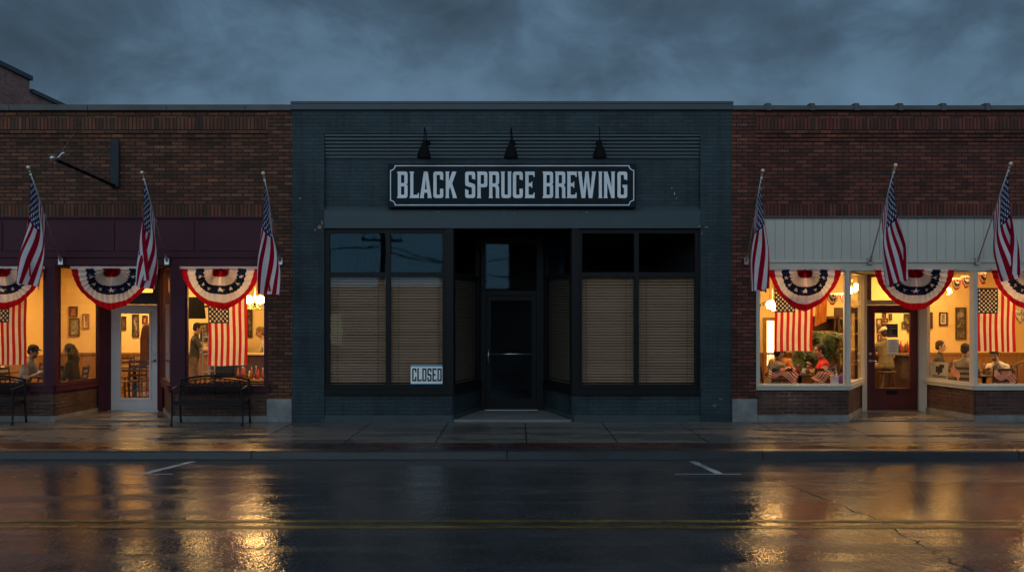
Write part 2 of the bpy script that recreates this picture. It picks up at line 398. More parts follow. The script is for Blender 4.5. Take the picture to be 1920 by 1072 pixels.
M['diffuser'] = glow('lamp_diffuser', (1.0, 0.66, 0.30), 5.0)
M['lit_room'] = glow('lit_far_window', (1.0, 0.62, 0.25), 3.0)
def fabric(name, col): 
    if name not in M: M[name] = simple(name, col, 0.85, var=0.35, vscale=9, bump=0.9, bscale=11)
    return M[name]
def art(name, a, b, c, sc=9.0):
    m, t = new_mat(name)
    n = t.noise(t.scale3(pos(t), 1, 1, 0.8), sc, 5, 0.6, 1.0)
    col = t.ramp(n, [(0.38, a), (0.5, b), (0.62, c)])
    finish(t, t.new('BsdfPrincipled', None, Base_Color=col, Roughness=0.5))
    return m
ART = [art('faded_print', (0.10, 0.06, 0.035), (0.32, 0.2, 0.1), (0.55, 0.42, 0.25)), art('dark_photo_print', (0.02, 0.018, 0.015), (0.09, 0.07, 0.05), (0.30, 0.26, 0.2), 12),
       art('red_print', (0.20, 0.05, 0.03), (0.35, 0.12, 0.06), (0.5, 0.35, 0.2)), art('grey_print', (0.07, 0.07, 0.07), (0.2, 0.19, 0.17), (0.4, 0.38, 0.34), 14)]
M['road'] = wet('wet_asphalt', ((0.050, 0.047, 0.047), (0.093, 0.087, 0.086)), (0.22, 2.0, 1), 1.1, (0.035, 0.20), 44, 0.42, 0.5, speck=0.7, spec=0.3, gst=0.42, thr=(0.43, 0.62), ior=1.19, coarse=1.5)
M['pave'] = wet('wet_concrete', ((0.1131, 0.0961, 0.08362), (0.1923, 0.1638, 0.1442)), (0.45, 1.7, 1), 0.9, (0.07, 0.42), 50, 0.25, 0.5, thr=(0.41, 0.55), ior=1.3)
M['apron'] = simple('pale_apron_concrete', (0.2028, 0.195, 0.1911), 0.4, var=0.25, vscale=2.5, bump=0.2, bscale=30)
M['pavers'] = wet('wet_brick_pavers', ((0.095, 0.038, 0.03), (0.15, 0.062, 0.05)), (0.4, 1.2, 1), 1.1, (0.10, 0.40), 60, 0.8, 0.5, brickpat=True)
M['kerb'] = simple('wet_kerb_concrete', (0.02899, 0.03057, 0.03492), 0.38, var=0.35, vscale=2.2, bump=0.35, bscale=24, stretch=(0.5, 1, 1))
M['yellow'] = wet('worn_yellow_paint', ((0.10, 0.06, 0.015), (0.34, 0.20, 0.03)), (0.4, 2, 1), 1.5, (0.16, 0.4), 75, 0.5, 0.7)
M['white_line'] = wet('worn_white_paint', ((0.2992, 0.322, 0.3456), (0.5712, 0.602, 0.6336)), (1, 1, 1), 2.5, (0.2, 0.45), 75, 0.5, 0.8)
M['crack'] = simple('open_crack', (0.014, 0.014, 0.015), 0.7, var=0.1)
M['earth'] = simple('distant_ground', (0.05, 0.05, 0.048), 0.9)

# ---------------------------------------------------------------- the setting: ground, road, pavement
def build_ground():
    MB().box(-400, 400, -200, 400, -1.2, -0.40).build('ground', M['earth'])
    m = MB(); m.box(-90, 90, -12.35, -3.70, -0.6, -0.12); tag(m.build('road', M['road']), kind='structure')
    tag(bpy.data.objects['ground'], kind='structure')
    # pavement: slabs with open joints over a darker bed
    bed = MB(); bed.box(-90, 90, -3.68, 2.1, -0.5, -0.022); tag(bed.build('pavement_bed', M['crack']), kind='structure')
    m = MB(); g = 0.010; i0 = 0.157
    for k in range(-30, 31):
        x0, x1 = i0 + k * 1.38 + g, i0 + (k + 1) * 1.38 - g
        for y0, y1 in ((-2.86, -1.60), (-1.60, -0.02)):
            dz = 0.0015 * math.sin(k * 2.3 + y0)
            m.box(x0, x1, y0 + g, y1 - g, -0.2, dz)
    tag(m.build('pavement', M['pave'], bevel=0.004), kind='structure')
    tag(MB().box(-60, 60, -3.555, -2.865, -0.2, -0.002).build('paver_strip', M['pavers']), kind='structure')
    m = MB()
    for k in range(-16, 17):
        x0 = -0.13 + k * 3.63
        prof = [(-3.56, -0.3), (-3.56, 0.0), (-3.74, -0.004), (-3.775, -0.02), (-3.79, -0.115), (-3.81, -0.3)]
        m.xprism(prof, x0 + 0.006, x0 + 3.63 - 0.006)
    tag(m.build('kerb', M['kerb']), kind='structure')
    tag(MB().box(-90, 90, -3.95, -3.70, -0.4, -0.113).build('gutter', M['kerb']), kind='structure')
    z = -0.1165
    def strip(name, x0, x1, y0, y1, mat, seed, dz=0.0, jit=0.006):
        rnd = random.Random(seed); n = max(2, int((x1 - x0) / 0.12)); vs_ = []; fs = []
        for i in range(n + 1):
            x = x0 + (x1 - x0) * i / n
            a, b = rnd.uniform(-jit, jit), rnd.uniform(-jit, jit)
            vs_ += [(x, y0 + a, z + dz), (x, y1 + b, z + dz)]
        for i in range(n): fs.append((2 * i, 2 * i + 2, 2 * i + 3, 2 * i + 1))
        return tag(MB().add(vs_, fs).build(name, mat), kind='structure')
    strip('road_marking', -60, 60, -7.945, -7.83, M['yellow'], 1)
    strip('road_marking', -60, 60, -8.22, -8.10, M['yellow'], 2)
    def bay(xa, xb, t0, t1):
        # stroke from the kerb to the cross bar
        a, b = Vector((xa, -3.97)), Vector((xb, -5.02))
        n = 8; vs_ = []; fs = []; rnd = random.Random(int(xa * 9))
        for i in range(n + 1):
            p = a.lerp(b, i / n)
            vs_ += [(p.x - 0.052 + rnd.uniform(-.006, .006), p.y, z), (p.x + 0.052 + rnd.uniform(-.006, .006), p.y, z)]
        for i in range(n): fs.append((2 * i + 2, 2 * i + 3, 2 * i + 1, 2 * i))
        tag(MB().add(vs_, fs).build('parking_mark', M['white_line']), kind='structure')
        strip('parking_mark', t0, t1, -5.075, -5.03, M['white_line'], int(t0 * 7))
    bay(-4.52, -4.80, -5.05, -4.42); bay(2.46, 2.62, 2.04, 2.90)
    # cracks
    def crack(pts, w, seed, sub=7, jit=0.035):
        rnd = random.Random(seed); q = []
        for (a, b) in zip(pts[:-1], pts[1:]):
            for i in range(sub):
                p = Vector(a).lerp(Vector(b), i / sub)
                q.append(Vector((p.x + rnd.uniform(-jit, jit), p.y + rnd.uniform(-jit, jit))))
        q.append(Vector(pts[-1])); vs_ = []; fs = []
        for i, p in enumerate(q):
            t = (q[min(i + 1, len(q) - 1)] - q[max(i - 1, 0)]).normalized(); nrm = Vector((-t.y, t.x))
            ww = w * rnd.uniform(0.25, 1.0)
            vs_ += [(p.x + nrm.x * ww, p.y + nrm.y * ww, z - 0.0015), (p.x - nrm.x * ww, p.y - nrm.y * ww, z - 0.0015)]
        for i in range(len(q) - 1): fs.append((2 * i + 1, 2 * i + 3, 2 * i + 2, 2 * i))
        tag(MB().add(vs_, fs).build('road_crack', M['crack']), kind='structure')
    def rp(px, py): 
        d = FPX * (CAMZ + 0.12) / (py - HY); return ((px - CX) * d / FPX, d - D)
    crack([rp(1430, 893), rp(1480, 910), rp(1560, 942), rp(1640, 974), rp(1672, 984), rp(1690, 1002), rp(1760, 1040), rp(1832, 1075), rp(1900, 1110)], 0.012, 3, 9, 0.05)
    crack([rp(1488, 912), rp(1530, 930), rp(1548, 936)], 0.009, 4)
    crack([rp(1830, 868), rp(1880, 875), rp(1960, 884)], 0.014, 8)
    crack([rp(82, 904), rp(120, 893), rp(152, 884)], 0.012, 5)
    crack([rp(238, 1045), rp(262, 1038), rp(285, 1042)], 0.010, 6)
    crack([rp(1510, 1008), rp(1520, 1012)], 0.012, 9)
    for (a, b, s_) in ((-20, -8.2, 11), (-5.0, -1.5, 12), (2.9, 14, 13)):
        crack([(a + (b - a) * i / 6, -5.82 + 0.02 * math.sin(i * 2.1)) for i in range(7)], 0.010, s_, 12, 0.016)
    # far pavement where the camera stands
    tag(MB().box(-90, 90, -24.0, -12.36, -0.5, -0.01).build('far_pavement', M['pave']), kind='structure')
build_ground()

# ---------------------------------------------------------------- the three shop fronts
def frame_run(m, a, b, z0, z1, cols, rows, fw=0.05, dep=0.07, t=0.0):
    """window frame on a plan segment a>b: outer frame, uprights at cols (distance), rails at rows (z)"""
    L = (Vector(b) - Vector(a)).length
    m.seg(a, b, t, t - dep, z0, z0 + fw); m.seg(a, b, t, t - dep, z1 - fw, z1)
    for s in [fw / 2, L - fw / 2] + list(cols): m.seg(a, b, t + 0.002, t - dep - 0.002, z0 + 0.001, z1 - 0.001, s - fw / 2, s + fw / 2)
    for r in rows: m.seg(a, b, t + 0.001, t - dep - 0.001, r - fw / 2, r + fw / 2, fw, L - fw)
def window(parent, a, b, z0, z1, cols=(), rows=(), fw=0.05, dep=0.07, t=0.0, fmat=None, gmat=None, label=None):
    m = MB(); frame_run(m, a, b, z0, z1, cols, rows, fw, dep, t)
    w = m.build('window', fmat, parent)
    if label: w['label'] = label
    g = MB(); g.seg(a, b, t - dep * 0.45, t - dep * 0.45 - 0.008, z0 + fw * 0.6, z1 - fw * 0.6, 0.012, (Vector(b) - Vector(a)).length - 0.012)
    g.build('pane', gmat, w)
    return w
def room(root, x0, x1, y0, y1, h, wallm, floorm, ceilm, wain=None, wh=0.95):
    m = MB(); m.box(x0, x1, y1, y1 + 0.12, 0, h); m.box(x0 - 0.12, x0, y0, y1 + 0.12, 0, h); m.box(x1, x1 + 0.12, y0, y1 + 0.12, 0, h)
    m.build('room_wall', wallm, root)
    MB().box(x0 - 0.12, x1 + 0.12, 0.31, y1, -0.1, 0.02).build('room_floor', floorm, root)
    MB().box(x0 - 0.12, x1 + 0.12, y0, y1 + 0.12, h, h + 0.12).build('room_ceiling', ceilm, root)
    if wain:
        m = MB(); m.box(x0, x1, y1 - 0.02, y1 - 0.002, 0.02, wh); m.box(x0 + 0.002, x0 + 0.02, y0, y1 - 0.02, 0.02, wh)
        m.box(x0, x1, y1 - 0.045, y1 - 0.002, wh, wh + 0.05)
        k = x0 + 0.1
        while k < x1: m.box(k, k + 0.012, y1 - 0.026, y1 - 0.019, 0.12, wh); k += 0.1
        m.build('wainscot', wain, root)
def shell(root, x0, x1, depth, top, wallm, ytop):
    """side and back walls and roof of a long flat-roofed block"""
    m = MB(); m.box(x0, x0 + 0.3, 0.3, depth, 0, top - 0.1); m.box(x1 - 0.3, x1, 0.3, depth, 0, top - 0.1); m.box(x0 + 0.3, x1 - 0.3, depth - 0.3, depth, 0, top - 0.1)
    m.build('rear_wall', wallm, root)
    MB().box(x0 + 0.3, x1 - 0.3, 0.3, depth - 0.3, top - 0.8, top - 0.55).build('roof', M['roof'], root)
LX0, LX1, RX0, RX1 = -12.0, fx(548), fx(1372), 13.4
ZH = fz(497)           # head of the shop windows
ZS = fz(722)           # top of the sills

def build_left():
    X0, X1 = LX0, LX1 - 0.004
    r = thing('shop_building', 'brown brick shop with maroon fascia and a white glazed door', 'shop', (-8, 0, 0))
    xp = fx(503)
    m = MB(); Y = 0.035
    m.box(X0, xp, Y, 0.3, fz(383), fz(243)); m.box(X0, xp, Y - 0.012, 0.3, fz(221), fz(208)); m.build('wall', M['brick_left'], r)
    m = MB(); m.box(xp, X1, 0, 0.3, 0.415, fz(208)); m.box(xp - 0.0, X1 - 0.46, 0.02, 0.3, 0, 0.413); m.build('pilaster', M['brick_left'], r)
    m = MB(); m.box(X0, xp, -0.012, 0.3, fz(243), fz(221)); m.box(X0, xp, 0.012, 0.3, fz(406), fz(383)); m.build('soldier_course', M['soldier_left'], r)
    m = MB()
    for i, (a, b) in enumerate(((243.5, 251), (252, 259.5), (260.5, 267.5))): m.box(X0, xp, (-0.02, 0.0, 0.016)[i], Y + 0.01, fz(b), fz(a))
    m.build('corbel_course', M['brick_left'], r)
    m = MB(); k = X0
    while k < X1 - 0.05:
        e = min(k + 1.42, X1); m.box(k + 0.003, e - 0.003, -0.045, 0.34, fz(208), fz(197)); k = e
    m.build('coping', M['coping_clay'], r, bevel=0.008)
    # fascia in maroon boarding with raised panels and a ledge
    m = MB(); m.box(X0, xp, 0.03, 0.3, ZH + 0.17, fz(406))
    for a, b in ((-11.9, -9.32), (-9.26, fx(213)), (fx(216), fx(363)), (fx(367), xp - 0.04)):
        m.box(a, b, 0.012, 0.03, fz(470), fz(416))
    m.box(X0, xp, -0.035, 0.3, ZH + 0.14, ZH + 0.17); m.box(X0, xp, -0.02, 0.3, fz(409), fz(406))
    m.build('fascia', M['purple'], r)
    m = MB(); m.box(X0, xp, 0.0, 0.3, ZH, ZH + 0.14); m.box(X0, -8.55, 0.3, 0.34, ZH, ZH + 0.5); m.build('lintel', M['purple'], r)
    # recess
    A, B, C, E = (fx(103), 0.0), (-8.22, 1.7), (-7.03, 1.7), (fx(320), 0.0)
    MB().prism([(A[0] - .2, 0.3), (A[0] + .1, 0.02), (E[0] - .1, 0.02), (E[0] + .2, 0.3), (C[0] + .25, 1.95), (B[0] - .25, 1.95)], ZH, ZH + 0.1).build('recess_soffit', M['maroon_dark'], r)
    # stall risers
    for a, b in (((X0, 0), A), (A, B), (C, E), (E, (xp, 0))):
        MB().seg(a, b, -0.03, -0.28, 0.10, ZS - 0.12).build('stall_riser', M['brick_base'], r)
        MB().seg(a, b, -0.005, -0.27, -0.1, 0.10).build('plinth', M['plinth'], r)
    for a, b in (((X0, 0), A), (A, B), (C, E), (E, (xp + .03, 0))):
        m = MB(); m.seg(a, b, 0.035, -0.29, ZS - 0.12, ZS - 0.035); m.seg(a, b, 0.055, -0.291, ZS - 0.035, ZS); m.build('sill', M['purple'], r)
    # posts
    for pts in ([(fx(84), 0.0), (fx(103), 0.0), (fx(103) + 0.012, 0.13), (fx(103) - 0.10, 0.16), (fx(84), 0.12)],
                [(fx(320), 0.0), (fx(347), 0.0), (fx(347), 0.12), (fx(320) + 0.02, 0.17), (fx(320) - 0.08, 0.16)],
                [(-8.235, 1.55), (-8.05, 1.66), (-8.05, 1.82), (-8.33, 1.82)],
                [(-7.115, 1.66), (-6.98, 1.57), (-6.90, 1.82), (-7.115, 1.82)],
                [(fx(497), 0.01), (fx(503), 0.01), (fx(503), 0.12), (fx(497), 0.12)]):
        z0 = ZS if pts[0][1] < 1 else 0
        MB().prism(pts, z0, ZH).build('post', M['purple'], r)
    window(r, (X0, 0.04), (fx(84), 0.04), ZS, ZH, (1.68,), (), 0.05, 0.07, 0.0, M['maroon_dark'], M['glass_warm'])
    window(r, (fx(347), 0.04), (fx(497), 0.04), ZS, ZH, (), (), 0.03, 0.07, 0.0, M['purple'], M['glass_warm'])
    window(r, (A[0] + 0.02, 0.14), (B[0], 1.58), ZS, ZH, (), (), 0.04, 0.06, 0.0, M['maroon_dark'], M['glass_side'])
    window(r, (C[0], 1.6), (E[0] - 0.06, 0.14), ZS, ZH, (), (), 0.04, 0.06, 0.0, M['maroon_dark'], M['glass_side'])
    # door
    dx0, dx1, dy, dz = -8.05, -7.115, 1.70, 2.13
    m = MB(); zf = 0.044
    m.box(dx0, dx1, dy, dy + 0.10, dz + 0.005, dz + 0.24); m.box(dx0, dx1, dy, dy + 0.10, ZH - 0.16, ZH)
    m.box(dx0, dx0 + 0.28, dy, dy + 0.1, dz + 0.24, ZH - 0.16); m.box(dx1 - 0.10, dx1, dy, dy + 0.1, dz + 0.24, ZH - 0.16)
    t = m.build('transom', M['wood_dark'], r)
    MB().box(dx0 + 0.28, dx1 - 0.10, dy + 0.04, dy + 0.048, dz + 0.24, ZH - 0.16).build('pane', M['glass_warm'], t)
    door(r, dx0, dx1, dy, zf, dz, M['white_door'], (fx(226, dy), fx(280, dy), fz(746, dy), fz(588, dy)), 'steel', dx1 - 0.06)
    MB().prism([(A[0] + .01, -0.005), (B[0] + .02, dy + .1), (C[0] - .02, dy + .1), (E[0] - .01, -0.005)], -0.2, 0.026).build('entry_paving', M['pave'], r)
    MB().box(dx0 - 0.1, dx1 + 0.1, dy - 0.06, dy + 0.12, 0.0, 0.042).build('threshold', M['steel'], r)
    # rough stone at the foot of the pilaster
    MB().box(X1 - 0.455, X1, -0.03, 0.3, -0.05, 0.41).build('base_stone', M['stone'], r, bevel=0.015)
    shell(r, X0, X1, 9, 5.6, M['brick_left'], 0)
    room(r, X0 + 0.42, X1 - 0.12, 0.33, 6.4, 3.25, M['wall_warm'], M['floor_wood'], M['ceil'], M['wain'])
    return r

def door(root, x0, x1, y, z0, z1, mat, gl, hmat, hx, low=None):
    """leaf with a glazed light gl=(x0,x1,z0,z1)"""
    a, b, c, e = gl; m = MB()
    m.box(x0 + .004, a, y, y + 0.045, z0, z1); m.box(b, x1 - .004, y, y + 0.045, z0, z1)
    m.box(a, b, y, y + 0.045, z0, c); m.box(a, b, y, y + 0.045, e, z1)
    for q in ((a - .045, a, c - .045, e + .045), (b, b + .045, c - .045, e + .045)): m.box(q[0], q[1], y - 0.014, y, q[2], q[3])
    m.box(a, b, y - 0.014, y, c - .045, c); m.box(a, b, y - 0.014, y, e, e + .045)
    d = m.build('door', mat, root)
    MB().box(a, b, y + 0.018, y + 0.026, c, e).build('pane', M['glass_warm'], d)
    h = MB(); zz = 1.02
    h.lathe([(0.03, 0), (0.03, 0.012), (0.012, 0.014), (0.012, 0.05)], (hx, y - 0.001, zz), 12, (0, -1, 0))
    s = -1 if hx > (x0 + x1) / 2 else 1
    h.tube([(hx, y - 0.05, zz), (hx + s * 0.06, y - 0.055, zz - .002), (hx + s * 0.11, y - 0.05, zz - .006)], [0.012, 0.010, 0.008], 8)
    h.build('handle', M[hmat], d, True)
    MB().lathe([(0.028, 0), (0.028, 0.016), (0.014, 0.02)], (hx, y - 0.001, zz + 0.14), 12, (0, -1, 0)).build('lock', M[hmat], d, True)
    return d

def build_right():
    X0, X1 = RX0 + 0.004, RX1
    r = thing('shop_building', 'red brick shop with cream boarded fascia and an oxblood door', 'shop', (8, 0, 0))
    xp = fx(1418); Y = 0.035
    m = MB(); m.box(xp, X1, Y, 0.3, fz(382), fz(243)); m.box(xp, X1, Y - 0.012, 0.3, fz(222), fz(208)); m.build('wall', M['brick_right'], r)
    m = MB(); m.box(X0, xp, 0, 0.3, 0.415, fz(208)); m.box(X0 + 0.46, xp, 0.02, 0.3, 0, 0.413); m.build('pilaster', M['brick_right'], r)
    m = MB(); m.box(xp, X1, -0.012, 0.3, fz(243), fz(222)); m.box(xp, X1, 0.012, 0.3, fz(405), fz(382)); m.build('soldier_course', M['soldier_right'], r)
    m = MB()
    for i, (a, b) in enumerate(((243.5, 250), (251, 257.5), (258.5, 265))): m.box(xp, X1, (-0.02, 0.0, 0.016)[i], Y + 0.01, fz(b), fz(a))
    m.build('corbel_course', M['brick_right'], r)
    m = MB(); m.box(X0, X1, -0.045, 0.34, fz(207), fz(198.5)); m.build('coping', M['coping_clay'], r, bevel=0.008)
    for px in (1440, 1522, 1605, 1687, 1768, 1850, 1932, 2014, 2096, 2178):
        m = MB(); x = fx(px)
        m.xprism([(-0.06, fz(208)), (-0.06, fz(198)), (-0.02, fz(194)), (0.30, fz(194)), (0.355, fz(198)), (0.355, fz(208)), (0.34, fz(208)), (0.34, fz(198.6)), (-0.045, fz(198.6)), (-0.045, fz(208))], x - 0.045, x + 0.045)
        m.build('coping_clip', M['coping_clay'], r)
    # boarded fascia
    m = MB(); k = xp; zt, zb = fz(409), fz(487)
    while k < X1 - 0.02:
        e = min(k + 0.1718, X1); m.box(k + 0.004, e - 0.004, 0.01, 0.05, zb, zt); k = e
    m.box(xp, X1, 0.022, 0.3, zb, zt)
    m.build('fascia', M['cream_board'], r)
    m = MB(); m.box(xp, X1, -0.03, 0.3, fz(409), fz(405)); m.build('flashing', M['coping_clay'], r)
    m = MB(); m.box(xp, X1, -0.03, 0.3, fz(492), fz(487)); m.box(xp, X1, 0.0, 0.3, ZH - 0.1, fz(492)); m.build('lintel', M['cream'], r)
    zh = ZH - 0.1
    A, B, C, E = (fx(1592), 0.0), (6.87, 1.62), (8.03, 1.62), (fx(1827), 0.0)
    MB().prism([(A[0] - .2, 0.3), (A[0] + .1, 0.02), (E[0] - .1, 0.02), (E[0] + .2, 0.3), (C[0] + .25, 1.9), (B[0] - .25, 1.9)], zh, zh + 0.1).build('recess_soffit', M['cream'], r)
    segs = (((xp, 0), A), (A, B), (C, E), (E, (X1, 0)))
    for a, b in segs:
        MB().seg(a, b, -0.03, -0.28, 0.115, ZS - 0.085).build('stall_riser', M['brick_base'], r)
        MB().seg(a, b, -0.005, -0.27, -0.1, 0.115).build('plinth', M['plinth'], r)
    for a, b in segs:
        m = MB(); m.seg(a, b, 0.02, -0.29, ZS - 0.085, ZS - 0.03); m.seg(a, b, 0.045, -0.29, ZS - 0.03, ZS); m.build('sill', M['cream'], r)
    for pts in ([(fx(1587), 0.0), (fx(1592), 0.0), (fx(1592) + 0.05, 0.09), (fx(1587), 0.07)],
                [(6.80, 1.5), (6.93, 1.60), (6.93, 1.74), (6.80, 1.74)], [(7.95, 1.60), (8.07, 1.5), (8.07, 1.74), (7.95, 1.74)],
                [(fx(1826), 0.0), (fx(1832), 0.0), (fx(1832), 0.07), (fx(1826) - 0.02, 0.09)], [(fx(1418), 0.01), (fx(1423), 0.01), (fx(1423), 0.08), (fx(1418), 0.08)]):
        z0 = ZS if pts[0][1] < 1 else 0
        MB().prism(pts, z0, zh).build('post', M['cream'], r)
    window(r, (fx(1423), 0.03), (fx(1587), 0.03), ZS, zh, (), (), 0.025, 0.07, 0.0, M['cream'], M['glass_warm'])
    window(r, (fx(1832), 0.03), (X1, 0.03), ZS, zh, (1.7, 3.4), (), 0.025, 0.07, 0.0, M['cream'], M['glass_warm'])
    window(r, (A[0] + 0.06, 0.1), (B[0] - .02, 1.52), ZS, zh, (), (), 0.04, 0.06, 0.0, M['cream'], M['glass_side'])
    window(r, (C[0] + .03, 1.52), (E[0] - 0.02, 0.1), ZS, zh, (), (), 0.04, 0.06, 0.0, M['cream'], M['glass_side'])
    dx0, dx1, dy, dz = 6.93, 7.95, 1.64, 2.12
    m = MB(); m.box(dx0, dx1, dy, dy + 0.10, dz + 0.005, dz + 0.10)
    m.build('door_head', M['cream'], r)
    m = MB(); a, b = fx(1634, dy), fx(1680, dy)
    m.box(dx0, dx1, dy, dy + 0.10, zh - 0.05, zh); m.box(dx0, a, dy, dy + 0.1, dz + 0.1, zh - .05); m.box(dx1 - 0.06, dx1, dy, dy + 0.1, dz + 0.1, zh - .05)
    m.box(b, b + .09, dy, dy + 0.1, dz + 0.1, zh - .05)
    t = m.build('transom', M['wood_mid'], r)
    MB().box(a, dx1 - .06, dy + 0.04, dy + 0.048, dz + 0.1, zh - 0.05).build('pane', M['glass_warm'], t)
    d = door(r, dx0, dx1, dy, 0.044, dz, M['red_door'], (fx(1640, dy), fx(1706, dy), fz(727, dy), fz(587, dy)), 'steel', dx0 + 0.075)
    MB().box(fx(1662, dy), fx(1682, dy), dy - 0.012, dy, fz(739, dy), fz(731, dy)).build('letter_slot', M['dark_metal'], d)
    MB().prism([(A[0] + .01, -0.005), (B[0] + .02, dy + .1), (C[0] - .02, dy + .1), (E[0] - .01, -0.005)], -0.2, 0.026).build('entry_paving', M['pave'], r)
    MB().box(dx0 - 0.05, dx1 + 0.05, dy - 0.06, dy + 0.12, 0.0, 0.042).build('threshold', M['steel'], r)
    MB().box(X0, X0 + 0.455, -0.03, 0.3, -0.05, 0.41).build('base_stone', M['stone'], r, bevel=0.015)
    shell(r, X0, X1, 9, 5.6, M['brick_right'], 0)
    room(r, X0 + 0.12, X1 - 0.42, 0.33, 6.4, 3.25, M['wall_warm'], M['floor_wood'], M['ceil'], M['wain'])
    return r

def build_centre():
    X0, X1 = fx(548), fx(1372)
    r = thing('shop_building', 'closed slate blue painted brick shop with dark windows and blinds', 'shop', (0, 0, 0))
    a, b = fx(608), fx(1313); zl = fz(428)
    m = MB(); m.box(X0, a, 0, 0.3, -0.05, fz(206)); m.build('pilaster', M['brick_blue'], r)
    m = MB(); m.box(b, X1, 0, 0.3, -0.05, fz(206)); m.build('pilaster', M['brick_blue'], r)
    m = MB(); m.box(a, b, 0.002, 0.3, fz(250), fz(206)); m.box(a, b, 0.075, 0.3, fz(396), fz(250)); m.build('wall', M['brick_blue'], r)
    m = MB(); n = 7; h = (fz(251) - fz(298)) / n
    for i in range(n):
        z1 = fz(251) - i * h
        m.box(a, b, 0.012 + i * 0.006, 0.076, z1 - h + 0.018, z1 - 0.001)
    m.build('corbel_course', M['paint_blue'], r, bevel=0.006)
    m = MB(); m.xprism([(0.078, fz(387)), (0.0, fz(395)), (0.0, fz(397)), (0.078, fz(397))], a, b); m.build('ledge', M['paint_blue'], r)
    m = MB(); m.box(a, b, 0.004, 0.3, fz(425), fz(397)); m.box(a, b, -0.02, 0.3, fz(428), fz(425)); m.build('lintel', M['paint_blue'], r)
    m = MB(); m.box(X0 - 0.015, X1 + 0.015, -0.055, 0.36, fz(206.5), fz(192.5)); m.box(X0 - 0.015, X1 + 0.015, -0.07, 0.375, fz(195.5), fz(191.5)); m.build('coping', M['coping_dark'], r)
    A, B, C, E = (fx(850), 0.0), (-0.70, 1.78), (0.54, 1.78), (fx(1072), 0.0)
    MB().prism([(A[0] - .2, 0.3), (A[0] + .1, 0.02), (E[0] - .1, 0.02), (E[0] + .2, 0.3), (C[0] + .25, 2.0), (B[0] - .25, 2.0)], zl - 0.02, zl + 0.1).build('recess_soffit', M['black'], r)
    zs, zb = fz(723) - .06, fz(740)
    segs = (((a, 0), A), (A, B), (C, E), (E, (b, 0)))
    for p, q in segs:
        MB().seg(p, q, -0.025, -0.28, -0.05, zb).build('stall_riser', M['brick_blue'], r)
        MB().seg(p, q, -0.01, -0.27, -0.05, 0.11).build('plinth', M['paint_blue'], r)
        MB().seg(p, q, 0.025, -0.26, zb, zs).build('sill', M['dark_metal'], r)
    fm, gm = M['dark_metal'], M['glass_blue']
    zt = fz(514.5)
    window(r, (a, 0.05), (fx(835) + .03, 0.05), zs, zl, ((fx(727) - a),), (zt,), 0.085, 0.09, 0.0, fm, gm)
    window(r, (fx(1086) - .03, 0.05), (b, 0.05), zs, zl, ((fx(1194) - fx(1086) + .03),), (zt,), 0.085, 0.09, 0.0, fm, gm)
    for pts in ([(fx(836), 0.0), (fx(850), 0.0), (fx(850) + .02, 0.12), (fx(836), 0.12)], [(fx(1072), 0.0), (fx(1086), 0.0), (fx(1086), 0.12), (fx(1072) - .02, 0.12)]):
        MB().prism(pts, zs, zl).build('post', fm, r)
    window(r, (A[0] + .01, 0.13), (B[0] - .02, 1.72), zs, zl, (), (zt,), 0.06, 0.07, 0.0, fm, gm)
    window(r, (C[0] + .02, 1.72), (E[0] - .01, 0.13), zs, zl, (), (zt,), 0.06, 0.07, 0.0, fm, gm)
    dy = 1.80; dx0, dx1 = fx(911, dy), fx(1006, dy); zd = fz(552, dy)
    m = MB(); m.box(B[0], dx0, dy - .05, dy + .1, 0, zl); m.box(dx1, C[0], dy - .05, dy + .1, 0, zl)
    m.box(dx0, dx1, dy - .04, dy + .1, zd - .02, zd + 0.07); m.box(dx0, dx1, dy - .04, dy + .1, fz(456, dy), zl)
    f = m.build('door_frame', fm, r)
    MB().box(dx0, dx1, dy + .03, dy + .038, zd + .07, fz(456, dy)).build('pane', gm, f)
    q0, q1, c, e = dx0 + .10, dx1 - .10, 0.26, zd - 0.12
    m = MB(); m.box(dx0 + .006, q0, dy, dy + .045, .05, zd - .02); m.box(q1, dx1 - .006, dy, dy + .045, .05, zd - .02); m.box(q0, q1, dy, dy + .045, .05, c); m.box(q0, q1, dy, dy + .045, e, zd - .02)
    d = m.build('door', fm, r)
    MB().box(q0, q1, dy + .018, dy + .026, c, e).build('pane', gm, d)
    h = MB(); h.tube([(q0 - .02, dy - .05, 1.15), (q1 + .02, dy - .05, 1.15)], 0.014, 8); h.tube([(q0 - .02, dy, 1.15), (q0 - .02, dy - .05, 1.15)], .012, 6); h.tube([(q1 + .02, dy, 1.15), (q1 + .02, dy - .05, 1.15)], .012, 6)
    h.tube([(dx0 + .05, dy - .05, .95), (dx0 + .05, dy - .05, 1.25)], .013, 8); h.lathe([(0.022, 0), (0.022, .012), (.01, .014)], (dx0 + .05, dy, 1.0), 10, (0, -1, 0))
    h.build('handle', M['steel'], d, True)
    MB().prism([(A[0] + .01, -0.005), (B[0] + .02, dy + .1), (C[0] - .02, dy + .1), (E[0] - .01, -0.005)], -0.2, 0.034).build('entry_paving', M['apron'], r)
    MB().box(dx0 - .02, dx1 + .02, dy - .07, dy + .1, 0, .046).build('threshold', M['steel'], r)
    # spots where the paint has flaked off the bricks
    rnd = random.Random(31)
